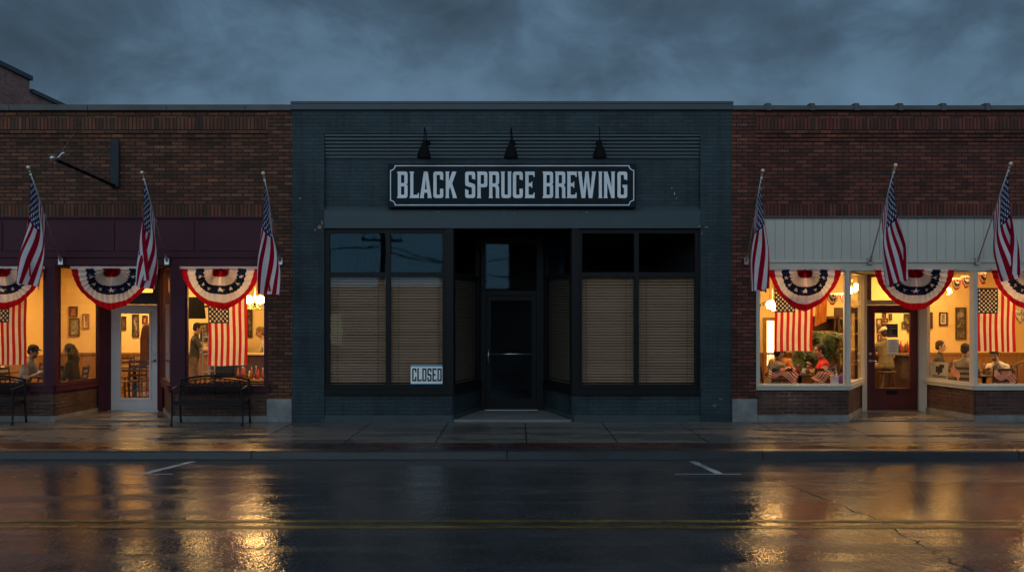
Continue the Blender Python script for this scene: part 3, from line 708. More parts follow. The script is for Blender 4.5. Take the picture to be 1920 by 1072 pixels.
    for px, py, w, h, k in ((600, 426, .055, .045, 0), (591, 431, .03, .02, 0), (604, 418, .02, .035, 0), (1312, 424, .06, .006, 1), (1325, 426, .05, .005, 1), (1316, 438, .016, .016, 0), (1261, 352, .012, .012, 1), (1266, 362, .008, .04, 1), (1270, 371, .015, .006, 1), (1340, 760, .05, .03, 2), (1352, 748, .04, .02, 2), (563, 372, .03, .02, 2), (822, 397.5, .03, .006, 1), (1100, 397.5, .025, .006, 1), (945, 398.8, .01, .008, 1), (965, 398.8, .01, .008, 1)):
        y = 0.075 if 1250 < px < 1280 else (0.004 if 608 < px < 1313 else 0.0)
        n = 11; pts = [(fx(px) + w * math.cos(2 * math.pi * i / n) * rnd.uniform(.45, 1.1), fz(py) + h * math.sin(2 * math.pi * i / n) * rnd.uniform(.45, 1.1)) for i in range(n)]
        MB().add([(a_, y - .003, c_) for a_, c_ in pts] + [(a_, y + .004, c_) for a_, c_ in pts], [tuple(range(n)), tuple(range(2 * n - 1, n - 1, -1))] + [(i, i + n, (i + 1) % n + n, (i + 1) % n) for i in range(n)]).build('paint_chip', (M['chip_brick'], M['chip_pale'], M['chip_grey'])[k], r)
    shell(r, X0 + .002, X1 - .002, 9, 5.6, M['brick_blue'], 0)
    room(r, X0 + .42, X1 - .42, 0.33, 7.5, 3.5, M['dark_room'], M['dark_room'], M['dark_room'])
    return r
build_left(); build_centre(); build_right()

def build_far():
    r = thing('tall_building', 'taller brick building behind with a stepped side parapet', 'building', (-18, 0, 0))
    x0, x1 = -24, -12.03
    m = MB(); m.box(x0, x1, 0, 0.35, 0, 8.0)
    m.box(x1 - .35, x1, .35, 6.4, 0, 7.72); m.box(x1 - .35, x1, 6.4, 10.6, 0, 7.42); m.box(x1 - .35, x1, 10.6, 18, 0, 7.1); m.box(x0, x0 + .35, .35, 18, 0, 7.4); m.box(x0 + .35, x1 - .35, 17.6, 18, 0, 7)
    m.build('wall', M['brick_gable'], r)
    m = MB(); m.box(x1 - .4, x1 + .06, -0.05, 6.46, 7.722, 7.83); m.box(x1 - .4, x1 + .06, 6.462, 10.65, 7.422, 7.52); m.box(x1 - .4, x1 + .06, 10.652, 18, 7.102, 7.2); m.box(x0, x1 - .4, -.05, .4, 8.0, 8.1)
    m.build('coping', M['coping_dark'], r)
    MB().box(x0 + .35, x1 - .35, .35, 17.6, 6.6, 6.8).build('roof', M['roof'], r)
    # across the street, seen only as reflections
    r = thing('low_building', 'low plain block far across the street, seen mirrored in the dark glass', 'building', (-20, -40, 0))
    MB().box(-40, 3.0, -46, -40, -.1, 3.5).build('wall', M['brick_gable'], r)
    MB().box(-40.1, 3.1, -46.1, -39.9, 3.5, 3.62).build('roof', M['roof'], r)
    MB().box(-11.2, -10.45, -40.02, -39.97, 0.2, 1.95).build('window', M['lit_room'], r)
    r = thing('tall_building', 'two storey brick block across the street', 'building', (12, -24, 0))
    MB().box(-0.35, 26, -34, -24, -.1, 7.5).build('wall', M['brick_left'], r)
    MB().box(-0.45, 26.1, -34.1, -23.9, 7.5, 7.7).build('coping', M['coping_dark'], r)
    for k in range(8): MB().box(1.8 + k * 3, 3.0 + k * 3, -24.03, -23.96, 4.4, 6.2).build('window', M['black'], r)
    for x, lab, s in ((-6.3, 'wooden utility pole with crossarms across the street', 1), (-3.4, 'bare wooden utility pole across the street', 0)):
        r = thing('utility_pole', lab, 'utility pole', (x, -27.5, 0))
        MB().tube([(x, -27.5, -.2), (x + .1, -27.5, 9.5)], [.16, .11], 10).build('pole', M['wood_dark'], r)
        if s:
            MB().box(x - 1.2, x + 1.3, -27.56, -27.42, 8.3, 8.42).build('crossarm', M['wood_dark'], r)
            MB().box(x - .9, x + 1.0, -27.56, -27.42, 5.35, 5.45).build('crossarm', M['wood_dark'], r)
            for q in (-.8, -.4, .5, .9): MB().lathe([(.03, 0), (.05, .03), (.05, .1), (.02, .14)], (x + q, -27.49, 5.45), 8).build('insulator', M['dark_metal'], r)
    x = 0
    for k, (a, b) in enumerate((((-30, -27.5, 5.4), (-6.3, -27.5, 5.1)), ((-6.3, -27.5, 5.3), (3, -26, 3.6)), ((-6.3, -27.5, 5.0), (-0.4, -24.2, 4.6)))):
        a = Vector(a); b = Vector(b); pts = []
        for i in range(13):
            p = a.lerp(b, i / 12); p.z -= 0.5 * math.sin(math.pi * i / 12); pts.append(p)
        tag(MB().tube(pts, 0.03, 6).build('overhead_cable', M['black']), ('black cable slung from the pole to the left', 'black cable slung from the pole down to the right', 'short black cable from the pole to the brick block')[k], 'cable')
build_far()

# ---------------------------------------------------------------- lettering
GL = {
 'B': (67, [(-4,0),(67,0,18),(67,84,12),(60,91,3),(67,98,12),(67,176,18),(-4,176),(-4,168),(0,163),(0,13),(-4,8)], [[(22,22),(45,22,6),(45,78,6),(22,78)],[(22,100),(45,100,6),(45,154,6),(22,154)]]),
 'L': (61, [(-4,0),(62,0),(62,34),(56,34),(51,22),(22,22),(22,163),(26,168),(26,176),(-4,176),(-4,168),(0,163),(0,13),(-4,8)], []),
 'A': (77, [(-4,0),(26,0),(24,10),(28,36),(49,36),(53,10),(51,0),(81,0),(78,8),(52,176),(25,176),(-1,8)], [[(31,58),(46,58),(38.5,128)]]),
 'C': (67, [(0,0,18),(67,0,18),(67,62),(45,62),(45,22,6),(22,22,6),(22,154,6),(45,154,6),(45,126),(67,118),(67,176,18),(0,176,18)], []),
 'K': (76, [(-4,0),(26,0),(22,10),(22,56),(31,76),(50,8),(48,0),(80,0),(77,8),(45,98),(72,166),(76,176),(46,176),(22,112),(22,166),(26,176),(-4,176),(0,166),(0,10)], []),
 'S': (67, [(67,122),(67,176,18),(0,176,18),(0,82,14),(45,70,6),(45,22,6),(22,22,6),(22,52),(0,60),(0,0,18),(67,0,18),(67,92,14),(22,106,6),(22,154,6),(45,154,6),(45,130)], []),
 'P': (67, [(-4,0),(26,0),(22,10),(22,72),(67,72,18),(67,176,18),(-4,176),(0,166),(0,10)], [[(22,94),(45,94,6),(45,154,6),(22,154)]]),
 'R': (68, [(-4,0),(26,0),(22,10),(22,76),(38,76,4),(45,62),(45,0),(72,0),(67,10),(67,72,8),(58,87,3),(67,100,8),(67,176,18),(-4,176),(0,166),(0,10)], [[(22,98),(45,98,6),(45,154,6),(22,154)]]),
 'U': (68, [(0,0,18),(67,0,18),(67,166),(71,176),(41,176),(45,166),(45,22,6),(22,22,6),(22,166),(26,176),(-4,176),(0,166)], []),
 'E': (63, [(-4,0),(63,0),(63,36),(57,36),(52,22),(22,22),(22,78),(38,78),(42,68),(47,68),(47,110),(42,110),(38,100),(22,100),(22,154),(52,154),(57,140),(63,140),(63,176),(-4,176),(0,166),(0,10)], []),
 'W': (123, [(-4,176),(27,176),(24,166),(37,52),(50,170),(48,176),(75,176),(73,170),(86,52),(99,166),(96,176),(127,176),(123,168),(99,0),(74,0),(61.5,112),(49,0),(24,0),(0,168)], []),
 'I': (22, [(-4,0),(26,0),(22,10),(22,166),(26,176),(-4,176),(0,166),(0,10)], []),
 'N': (75, [(-4,0),(26,0),(22,10),(22,104),(52,0),(75,0),(75,166),(79,176),(49,176),(53,166),(53,74),(24,176),(-4,176),(0,166),(0,10)], []),
 'G': (67, [(0,0,18),(67,0,18),(67,88),(34,88),(38,68),(45,68),(45,22,6),(22,22,6),(22,154,6),(45,154,6),(45,126),(67,118),(67,176,18),(0,176,18)], []),
 'O': (67, [(0,0,18),(67,0,18),(67,176,18),(0,176,18)], [[(22,22,6),(45,22,6),(45,154,6),(22,154,6)]]),
 'D': (67, [(-4,0),(67,0,20),(67,176,20),(-4,176),(0,166),(0,10)], [[(22,22),(45,22,7),(45,154,7),(22,154)]]),
}
def rounded(poly):
    out = []; n = len(poly)
    for i, q in enumerate(poly):
        if len(q) < 3: out.append((q[0], q[1])); continue
        p = Vector(q[:2]); a = Vector(poly[i - 1][:2]) - p; b = Vector(poly[(i + 1) % n][:2]) - p
        r = min(q[2], a.length * .45, b.length * .45); a = p + a.normalized() * r; b = p + b.normalized() * r
        for k in range(6):
            t = k / 5; out.append(tuple(a * (1 - t) ** 2 + p * 2 * t * (1 - t) + b * t * t))
    return out
def curve_mesh(name, loops, ext, mat, parent, M4):
    cu = bpy.data.curves.new('tmp', 'CURVE'); cu.dimensions = '2D'; cu.fill_mode = 'BOTH'; cu.extrude = ext
    for L in loops:
        sp = cu.splines.new('POLY'); sp.points.add(len(L) - 1); sp.use_cyclic_u = True
        for p, q in zip(sp.points, L): p.co = (q[0], q[1], 0, 1)
    o = bpy.data.objects.new('tmp', cu); COL.objects.link(o)
    me = bpy.data.meshes.new_from_object(o.evaluated_get(bpy.context.evaluated_depsgraph_get()))
    bpy.data.objects.remove(o); bpy.data.curves.remove(cu)
    me.name = name; q = org(parent); me.transform(Matrix.Translation((-q[0], -q[1], -q[2])) @ M4)
    me.materials.clear(); me.materials.append(mat)
    n = bpy.data.objects.new(name, me); COL.objects.link(n); n.parent = parent
    return n
def letters(seq, h, bold=0.0):
    """seq: (char, x0, width) in metres; returns loops with the baseline at 0"""
    L = []
    for ch, x, w in seq:
        gw, outer, holes = GL[ch]; sx = w / gw; sy = h / 176
        for lp in [outer] + holes: L.append([(x + p[0] * sx, p[1] * sy) for p in rounded(lp)])
    return L
UP = Matrix(((1, 0, 0, 0), (0, 0, -1, 0), (0, 1, 0, 0), (0, 0, 0, 1)))     # xy > xz, facing the street

def build_sign():
    x0, x1, z0, z1 = fx(729), fx(1191.5), fz(390), fz(308)
    r = thing('shop_sign', 'long navy signboard reading BLACK SPRUCE BREWING in pale letters', 'sign', ((x0 + x1) / 2, -0.06, z0))
    MB().box(x0, x1, -0.085, 0.075, z0, z1).build('board', M['sign_navy'], r, bevel=0.006)
    m = MB(); m.box(x0 + .2, x0 + .26, -0.03, 0.07, z0 - .03, z0 - .001)
    # border with notched corners
    i = 0.035; a, b, c, d = x0 + i, x1 - i, z0 + i, z1 - i; q = 0.085
    def border(o):
        pts = []
        for (cx_, cz, s0) in ((b, d, 180), (a, d, 270), (a, c, 0), (b, c, 90)):
            arc = []
            for k in range(9):
                an = R(s0 + 90 * k / 8)
                rr = q + o
                arc.append((cx_ + rr * math.cos(an), cz + rr * math.sin(an)))
            # drop onto the straight edges, moved in by o
            arc = [(min(max(x, a + o), b - o), min(max(z, c + o), d - o)) for x, z in arc]
            pts += arc[::-1]
        return pts
    curve_mesh('border', [border(0.0), border(0.016)], 0.004, M['sign_silver'], r, Matrix.Translation((0, -0.091, 0)) @ UP)
    def zx(v, off): return fx(off + v / 3.574)
    seq = []
    for ch, p, e in (('B',740,805),('L',823,880),('A',890,963),('C',977,1043),('K',1060,1131),('S',1189,1256),('P',1271,1337),('R',1349,1416),('U',1430,1496)):
        seq.append((ch, zx(p, 540), zx(e, 540) - zx(p, 540)))
    for ch, p, e in (('C',6,72),('E',89,151),('B',209,274),('R',290,356),('E',369,431),('W',441,558),('I',579,599),('N',614,684),('G',703,768)):
        seq.append((ch, zx(p, 960), zx(e, 960) - zx(p, 960)))
    h = fz(323.3) - fz(372.6)
    curve_mesh('lettering', letters(seq, h), 0.005, M['sign_silver'], r, Matrix.Translation((0, -0.092, fz(372.6))) @ UP)
build_sign()

def build_closed():
    Y = 0.075; x0, x1, z0, z1 = fx(770, Y), fx(832, Y), fz(721.5, Y), fz(684.5, Y)
    r = thing('closed_sign', 'small white card with blue bands reading CLOSED, in the dark window', 'sign', ((x0 + x1) / 2, Y, z0))
    MB().box(x0, x1, Y - .004, Y + .002, z0, z1).build('card', M['closed_white'], r)
    m = MB(); m.box(x0 + .001, x1 - .001, Y - .007, Y - .0042, z0 + .001, z0 + .028); m.box(x0 + .001, x1 - .001, Y - .007, Y - .0042, z1 - .022, z1 - .001); m.build('band', M['closed_blue'], r)
    w = (x1 - x0 - 0.05) / 6; seq = [(c, x0 + .028 + i * w, w * 0.84) for i, c in enumerate('CLOSED')]
    curve_mesh('lettering', letters(seq, (z1 - z0) * .66), 0.0008, M['ink'], r, Matrix.Translation((0, Y - .0055, z0 + (z1 - z0) * .19)) @ UP)
build_closed()

# ---------------------------------------------------------------- fittings on the blue front
def build_lamps():
    for i, px in enumerate((799, 958.5, 1121)):
        x = fx(px)
        if i == 0:
            r = thing('barn_light', '', 'lamp', (x, 0, 0)); zt = fz(243)
            m = MB(); m.lathe([(.055, 0), (.055, .02), (.02, .03)], (x + .02, 0.02, fz(268)), 14, (0, -1, 0))
            m.build('wall_plate', M['black'], r, True)
            m = MB(); pts = [(x + .02, 0.02, fz(268)), (x + .02, -.12, fz(268)), (x + .02, -.2, fz(262)), (x + .01, -.26, fz(250)), (x, -.31, fz(245)), (x, -.37, fz(250)), (x, -.39, fz(264)), (x, -.40, fz(276))]
            m.tube(pts, .010, 8); m.build('arm', M['black'], r, True)
            m = MB(); zc = fz(304); k = fz(275) - zc
            m.lathe([(.118, 0), (.126, .004), (.125, .02), (.11, .09), (.075, k * .70), (.045, k * .82), (.038, k), (.02, k + .02), (.003, k + .022)], (x, -.40, zc), 22)
            m.build('shade', M['black'], r, True)
            base = r
        else:
            r = dup(base, (x, 0, 0))
        r['label'] = ('black barn light over the word BLACK on the signboard', 'black barn light over the word SPRUCE on the signboard', 'black barn light over the word BREWING on the signboard')[i]
        r['group'] = 'barn lights over the signboard'
build_lamps()

def build_blinds():
    z1 = fz(517, .2) ; z0 = fz(722, .2) + .01
    def blind(a, b, mat, label, t=0.10):
        r = thing('venetian_blind', label, 'blind', ((a[0] + b[0]) / 2, (a[1] + b[1]) / 2, z0), 'closed blinds in the dark shop windows')
        a = Vector(a); b = Vector(b); L = (b - a).length; d = (b - a) / L; n = Vector((d.y, -d.x))
        m = MB(); k = z1 - .04; rnd = random.Random(int(a.x * 100))
        while k > z0 + .03:
            w, tilt = .025, R(55 + rnd.uniform(-5, 5))
            dy, dz = math.cos(tilt) * w, math.sin(tilt) * w
            sag = rnd.uniform(-.0015, .0015)
            v = []
            for s, th in ((0.01, 0), (L - .01, 0)):
                c = a + d * s
                for (q, zz) in ((-1, -1), (1, 1)):
                    o = c - n * (t + q * dy)
                    v.append((o.x, o.y, k + zz * dz + (sag if s > 1 else 0)))
            v += [(x + .0015 * n.x, y + .0015 * n.y, z + .001) for x, y, z in v]
            m.add(v, [(0, 2, 3, 1), (4, 5, 7, 6), (0, 1, 5, 4), (2, 6, 7, 3), (0, 4, 6, 2), (1, 3, 7, 5)])
            k -= .0508
        m.build('slats', mat, r)
        m = MB(); m.seg(a, b, -t + .03, -t - .03, z1 - .03, z1 + .02, .01, L - .01); m.seg(a, b, -t + .025, -t - .025, z0, z0 + .025, .01, L - .01); m.build('rail', mat, r)
        m = MB()
        for s in (L * .15, L * .85):
            c = a + d * s - n * (t - .032); m.tube([(c.x, c.y, z0), (c.x, c.y, z1)], .003, 5)
        m.build('cord', M['wood_dark'], r)
    Y = .05; f = fx
    blind((f(614), Y), (f(724), Y), M['blind'], 'taupe blind on the far left of the closed shop, left of the CLOSED sign')
    blind((f(730), Y), (f(838), Y), M['blind'], 'taupe blind directly behind the CLOSED card')
    blind((f(1084), Y), (f(1191), Y), M['blind'], 'taupe blind just right of the recessed dark door')
    blind((f(1197), Y), (f(1307), Y), M['blind'], 'taupe blind at the right end of the closed shop')
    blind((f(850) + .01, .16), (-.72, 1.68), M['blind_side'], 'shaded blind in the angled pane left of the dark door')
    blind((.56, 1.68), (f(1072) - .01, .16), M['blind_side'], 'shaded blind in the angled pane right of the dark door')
build_blinds()

def build_bracket():
    x = fx(216); r = thing('sign_bracket', 'empty dark sign bracket with a long arm on the brown brick wall', 'bracket', (x, 0, fz(352)))
    MB().box(x - .08, x + .08, -.04, .036, fz(352), fz(262)).build('wall_plate', simple('weathered_plate', (.028, .032, .042), .7, spec=.2), r, bevel=.015)
    d = -2.3; ex = fx(100, d); ez = fz(297.5, d); e = Vector((ex, d, ez)); b = Vector((x, -.04, fz(349)))
    MB().tube([b, e], .026, 10).build('arm', M['black'], r)
    m = MB(); ax = (e - b).normalized()
    m.lathe([(.045, -.05), (.045, .03), (.036, .06), (.012, .075)], e, 12, ax)
    m.tube([e - ax * .1 + Vector((-.03, 0, -.12)), e - ax * .1, e - ax * .1 + Vector((.09, 0, .10)), e - ax * .1 + Vector((.13, 0, .115))], [.014, .02, .016, .02], 8)
    m.build('end_fitting', M['steel'], r, True)
    m = MB(); m.tube([b.lerp(e, .55), Vector((x - .05, -.03, fz(268)))], .005, 5); m.tube([e - ax * .1, Vector((fx(150), 0.0, fz(232)))], .004, 5); m.build('stay_wire', M['steel'], r)
build_bracket()

# ---------------------------------------------------------------- flags and bunting
def star_in(x, y, r, rot=0.0):
    """vectorised five-point star test, a point up"""
    ang = np.arctan2(x, y) + rot; rad = np.hypot(x, y)
    a = np.abs((ang + math.pi / 5) % (2 * math.pi / 5) - math.pi / 5)
    k = 0.382; p = math.pi / 5
    # edge from the tip (r,0) to the notch (k r at p)
    ex, ey = k * math.cos(p) - 1, k * math.sin(p)
    px, py = rad / r * np.cos(a) - 1, rad / r * np.sin(a)
    return (ex * py - ey * px) > 0
def flag_cells(nb, na):
    """material index per cell: 0 red, 1 white, 2 blue; b across the hoist (0 = top), a along the fly"""
    b = (np.arange(nb) + .5) / nb; a = (np.arange(na) + .5) / na
    Bc, Ac = np.meshgrid(b, a, indexing='ij')
    mat = (np.floor(Bc * 13).astype(int) % 2)
    canton = (Bc < 7 / 13) & (Ac < .40); mat[canton] = 2
    H, Fl = 1.0, 1.68
    for row in range(9):
        for c in range(11):
            if (row + c) % 2: continue
            cb = (row + 1) / 10 * 7 / 13; ca = (c + 1) / 12 * .40
            s = star_in((Ac - ca) * Fl, (cb - Bc) * H, .036) & canton
            mat[s] = 1
    return mat
CELLS = flag_cells(104, 176)
def sheet(P, cells):
    nb, na = cells.shape; m = MB()
    V = P.reshape(-1, 3); m.v = [tuple(v) for v in V]
    n1 = na + 1
    I, J = np.meshgrid(np.arange(nb), np.arange(na), indexing='ij')
    q = (I * n1 + J).ravel()
    m.f = [tuple(t) for t in np.stack([q, q + 1, q + n1 + 1, q + n1], 1).tolist()]
    m.m = cells.ravel().tolist()
    return m
FLAGM = [M['flag_red'], M['flag_white'], M['flag_blue']]
def street_flag(bx, tipz, label, bpx, L0, L1, seed, u0a, u0b, fold=0.34):
    """a pole stands straight out from the wall and up; the flag hangs from its upper end, half folded behind itself"""
    bcx = fx(bpx, -.9)
    b = Vector((bx, -0.05, fz(489))); tip = Vector((bx, -1.2, tipz))
    r = thing('flag', label, 'flag', tuple(b), 'street flags on angled poles')
    ax = (tip - b).normalized()
    m = MB(); m.tube([b - ax * .02, tip - ax * .07], .0125, 8); m.build('pole', M['pole'], r, True)
    m = MB(); m.lathe([(.018, -.09), (.018, -.06), (.009, -.05), (.009, -.03), (.02, -.025), (.033, .0), (.034, .015), (.024, .036), (.004, .045)], tip, 12, ax); m.build('finial', M['pole_ball'], r, True)
    m = MB(); m.box(bx - .04, bx + .04, -.06, .01, b.z - .07, b.z + .05); m.lathe([(.026, -.05), (.026, .09)], b, 10, ax); m.build('wall_socket', M['steel'], r)
    nb, na = CELLS.shape
    u = np.linspace(0, 1, nb + 1)[:, None]; v = np.linspace(0, 1, na + 1)[None, :]
    h0 = np.array(tip - ax * .10); h1 = np.array(tip - ax * .98)
    H = h0[None, None, :] * (1 - u[..., None]) + h1[None, None, :] * u[..., None]
    rnd = random.Random(seed); ph = rnd.uniform(0, 6)
    L = L0 * (1 - u) + L1 * u
    b_ = np.clip((v - .12) / .62, 0, 1); b_ = b_ * b_ * (3 - 2 * b_)
    p_ = .56; sgn = -1 if bx < 0 else 1
    q_ = (u - (u0a + (u0b - u0a) * v)) / p_          # 0..1 is the layer that faces the street, the rest is folded behind
    xc = bx + (bcx - bx) * v ** 1.1
    wd = .5 * fold * (1.12 - .12 * v)
    prof = sgn * wd * np.cos(np.pi * q_)
    X = H[..., 0] * (1 - b_) + b_ * (xc + prof) + .012 * v * np.sin(2 * np.pi * (3 * u + .8 * v) + ph)
    ym = h0[1] * .5 + h1[1] * .5
    back = .09 * np.clip(-q_ * 2.5, 0, 1) + .09 * np.clip((q_ - 1) * 2.5, 0, 1)
    Y = (1 - b_) * H[..., 1] + b_ * (ym + back + .10 * (q_ - .5) + .045 * np.sin(np.pi * 2.2 * q_ + 3 * v + ph))
    Z = H[..., 2] - L * v + .012 * np.sin(9 * u + ph) * v
    P = np.stack([X + 0 * v, Y + 0 * v, Z], -1)
    o = sheet(P, CELLS).build('flag_cloth', FLAGM, r, True)
    for k in (0.02, 0.97):
        q = tip - ax * (.10 + .88 * k)
        MB().tube([q + Vector((.02 * math.cos(a), 0, .02 * math.sin(a))) for a in [i * math.pi / 4 for i in range(8)]], .004, 5, True).build('ring', M['steel'], r)
    return r
street_flag(-8.222, fz(315, -1.2), 'flag on the pole left of the empty sign bracket', 52, 1.74, 1.27, 1, 0.0, .36)
street_flag(-6.305, fz(325, -1.2), 'flag on the pole above the white door', 270, 1.70, 1.22, 2, 0.05, .42, .30)
street_flag(-4.262, fz(326, -1.2), 'flag in front of the brown brick pilaster beside the slate blue shop', 504, 1.90, 1.30, 3, 0.0, .30, .35)
street_flag(4.153, fz(321, -1.2), 'flag in front of the red brick pilaster beside the slate blue shop', 1427, 1.90, 1.26, 4, 0.12, -.10, .31)
street_flag(6.39, fz(311, -1.2), 'flag above the oxblood door of the red brick shop', 1686, 1.80, 1.25, 5, 0.0, .22, .33)
street_flag(8.33, fz(308, -1.2), 'flag on the pole at the far right end of the row', 1898, 1.74, 1.20, 6, 0.05, .36, .33)

def bunt_cells(nt, nr):
    r = (np.arange(nr) + .5) / nr; th = (np.arange(nt) + .5) / nt * math.pi
    T, Rr = np.meshgrid(th, r, indexing='ij')
    mat = np.where(Rr < .21, 0, np.where(Rr < .42, 1, np.where(Rr < .64, 2, np.where(Rr < .83, 1, 0))))
    x = Rr * np.cos(T); y = -Rr * np.sin(T)
    for k in range(7):
        a = math.pi * (.09 + .82 * k / 6); cx_, cy_ = .53 * math.cos(a), -.53 * math.sin(a)
        mat[star_in(x - cx_, y - cy_, 0.07, rot=-(a - math.pi / 2)) & (mat == 2)] = 1
    return mat
BC = bunt_cells(300, 66)
def bunting(cxp, w, h, label, seed, tilt=0.0, y=-.075, top=503):
    x = fx(cxp, y); z = fz(top, y)
    r = thing('bunting', label, 'bunting', (x, y, z), 'half round bunting along the shop fronts')
    nt, nr = BC.shape
    th = np.linspace(0, math.pi, nt + 1)[:, None]; rr = np.linspace(0, 1, nr + 1)[None, :]
    rnd = random.Random(seed); p1, p2 = rnd.uniform(0, 6), rnd.uniform(0, 6)
    N = 36
    amp = .05 * np.exp(-((rr - .34) / .36) ** 2) + .008 * rr
    wv = np.abs((th * N / math.pi + .35 * np.sin(5 * th + p1)) % 2 - 1) * 2 - 1
    Y = y - amp * wv - .035 * np.sin(np.pi * rr) * np.sin(th) - .02 * rr * np.sin(3 * th + p1) * np.sin(th)
    sag = 1 + .018 * np.sin(4 * th + p2) * rr + .008 * np.sin(13 * th + p1) * rr
    e = np.sin(th)
    ex = 2 / (3.6 - 2.0 * np.clip((rr - .2) / .8, 0, 1) ** .8)      # inner bands hang squarer, the hem runs to a rounded point
    cs = np.cos(th)
    X = x + w * rr * np.sign(cs) * np.abs(cs) ** ex + .012 * np.sin(7 * th + p2) * rr * e
    Z = z - h * rr * np.clip(e, 0, 1) ** ex * sag - .012 * rr * rr + tilt * rr * cs
    P = np.stack([X + 0 * rr, Y + 0 * th, Z], -1)
    sheet(P, BC).build('pleated_fan', [M['bunt_red'], M['bunt_white'], M['bunt_blue']], r, True)
    m = MB(); m.box(x - w - .02, x + w + .02, y - .008, y + .008, z - .012, z + .034); m.build('header_tape', M['bunt_white'], r, bevel=.004)
    for s in (-1, 1): MB().lathe([(.011, 0), (.011, .006), (.004, .008)], (x + s * (w + .005), y - .008, z + .012), 8, (0, -1, 0)).build('grommet', M['brass'], r)
bunting(5, .735, .735, 'bunting partly cut by the left edge of the photo', 1)
bunting(210.5, .74, .74, 'bunting left of the white door, behind the second flag', 2)
bunting(414, .72, .73, 'bunting over the window with the globe chandelier', 3)
bunting(1509, .65, .735, 'bunting over the window with the big fern', 4, top=505)
bunting(1715, .72, .735, 'bunting over the oxblood door', 5, top=505)
bunting(1936, .74, .735, 'bunting partly cut by the right edge of the photo', 6, top=505)

def indoor_flag(x0p, y0p, x1p, y1p, Y, label, seed):
    x0, x1, z1, z0 = fx(x0p, Y), fx(x1p, Y), fz(y0p, Y), fz(y1p, Y)
    r = thing('hanging_flag', label, 'flag', (x0, Y, z0), 'flags hung upright inside the windows')
    nb, na = CELLS.shape
    u = np.linspace(0, 1, nb + 1)[:, None]; v = np.linspace(0, 1, na + 1)[None, :]
    ph = seed * 1.7
    X = x0 + (x1 - x0) * u + .006 * np.sin(7 * v + ph) + 0 * v
    Yy = Y + .012 * np.sin(2 * np.pi * (2.2 * u + .3 * v) + ph) * (0.3 + v)
    Z = z1 + (z0 - z1) * v + .008 * np.sin(5 * u + ph) * v + 0 * u
    sheet(np.stack([X, Yy + 0 * v, Z], -1), CELLS).build('flag_cloth', [M['inflag_red'], M['inflag_white'], M['inflag_blue']], r, True)
    MB().tube([(x0 - .03, Y, z1 + .008), (x1 + .03, Y, z1 + .008)], .008, 6).build('rod', M['wood_mid'], r)
indoor_flag(-20, 552, 50, 683, .22, 'upright flag in the leftmost window beside the capped diner', 1)
indoor_flag(391, 553, 464, 685, .24, 'upright flag in the window behind the iron bench', 2)
indoor_flag(1452, 537, 1524, 658, .24, 'upright flag in the window with the fern, above the diners', 3)
indoor_flag(1832.5, 541, 1904, 659, .24, 'upright flag in the rightmost window above the man in white', 4)

# ---------------------------------------------------------------- iron benches
def build_bench():
    r = thing('iron_bench', 'black cast iron bench below the window behind which the chandelier hangs', 'bench', (0, 0, 0), 'iron benches on the pavement', local=True)
    w = .62; rnd = random.Random(4)
    def arch(s): return .84 - .075 * (s / w) ** 2
    m = MB(); n = 24
    m.tube([(-w + 2 * w * i / n, .005 + .0, arch(-w + 2 * w * i / n)) for i in range(n + 1)], .019, 8)
    m.tube([(-w + 2 * w * i / n, .003, arch(-w + 2 * w * i / n) - .055) for i in range(n + 1)], .012, 6)
    m.tube([(-w, -.02, .49), (w, -.02, .49)], .014, 6)
    for k in (-1, 0, 1): m.tube([(k * w * .985, -.02, .49), (k * w * .985, .004, arch(k * w) - .01)], .014, 6)
    m.build('back_frame', M['iron'], r, True)
    m = MB()
    for side in (-1, 1):
        for k in range(7):       # scrollwork: pairs of curls and diamonds between the rails
            cxx = side * (.05 + k * .086); zc = .62 + .0 * k
            for (ox, oz, rr) in ((-.028, .05, .036), (.028, -.03, .036), (0.03, .075, .022), (-.03, -.07, .024)):
                pts = [(cxx + ox + rr * math.cos(a) * (1 - .35 * a / 6.3), -.012, zc + oz + rr * math.sin(a) * (1 - .35 * a / 6.3)) for a in [i * .52 for i in range(13)]]
                m.tube(pts, .0085, 5)
            m.tube([(cxx - .055, -.016, .50), (cxx, -.012, .61), (cxx + .055, -.004, arch(cxx) - .06)], .006, 5)
            m.tube([(cxx + .055, -.016, .50), (cxx, -.012, .61), (cxx - .055, -.004, arch(cxx) - .06)], .006, 5)
    for k in range(26):         # small balls in the top rail
        s = -w + .03 + (2 * w - .06) * k / 25; m.ell((s, .004, arch(s) - .028), .010, .010, .010, 6, 4)
    m.build('scrollwork', M['iron'], r, True)
    m = MB()
    for k in range(8):
        y = -.06 - k * .052; z = .405 + (.012 if k in (0, 7) else 0) - .006 * math.sin(k * .45)
        m.box(-w, w, y - .021, y + .021, z - .016, z)
    m.box(-w, w, -.458, -.440, .345, .395); m.box(-w, w, -.03, -.015, .345, .395)
    m.build('seat', M['iron'], r, bevel=.004)
    for s in (-1, 1):
        m = MB(); x = s * w
        m.tube([(x, -.455, 0), (x, -.44, .06), (x, -.43, .25), (x, -.425, .40), (x, -.44, .55), (x, -.45, .615)], [.022, .016, .018, .018, .016, .016], 8)
        m.lathe([(.03, 0), (.03, .015), (.018, .03)], (x, -.455, 0), 8); m.build('leg', M['iron'], r, True)
        m = MB(); m.tube([(x, .03, 0), (x, .015, .1), (x, -.02, .40), (x, -.01, .6), (x, .004, arch(w))], [.022, .018, .018, .016, .016], 8)
        m.tube([(x, -.43, .36), (x, -.2, .37), (x, -.03, .36)], .012, 6); m.build('leg', M['iron'], r, True)
        m = MB(); m.tube([(x, -.005, .66), (x, -.12, .665), (x, -.3, .645), (x, -.43, .63), (x, -.475, .61), (x, -.47, .585), (x, -.45, .58)], [.014, .016, .018, .02, .018, .014, .012], 8); m.build('armrest', M['iron'], r, True)
    return r
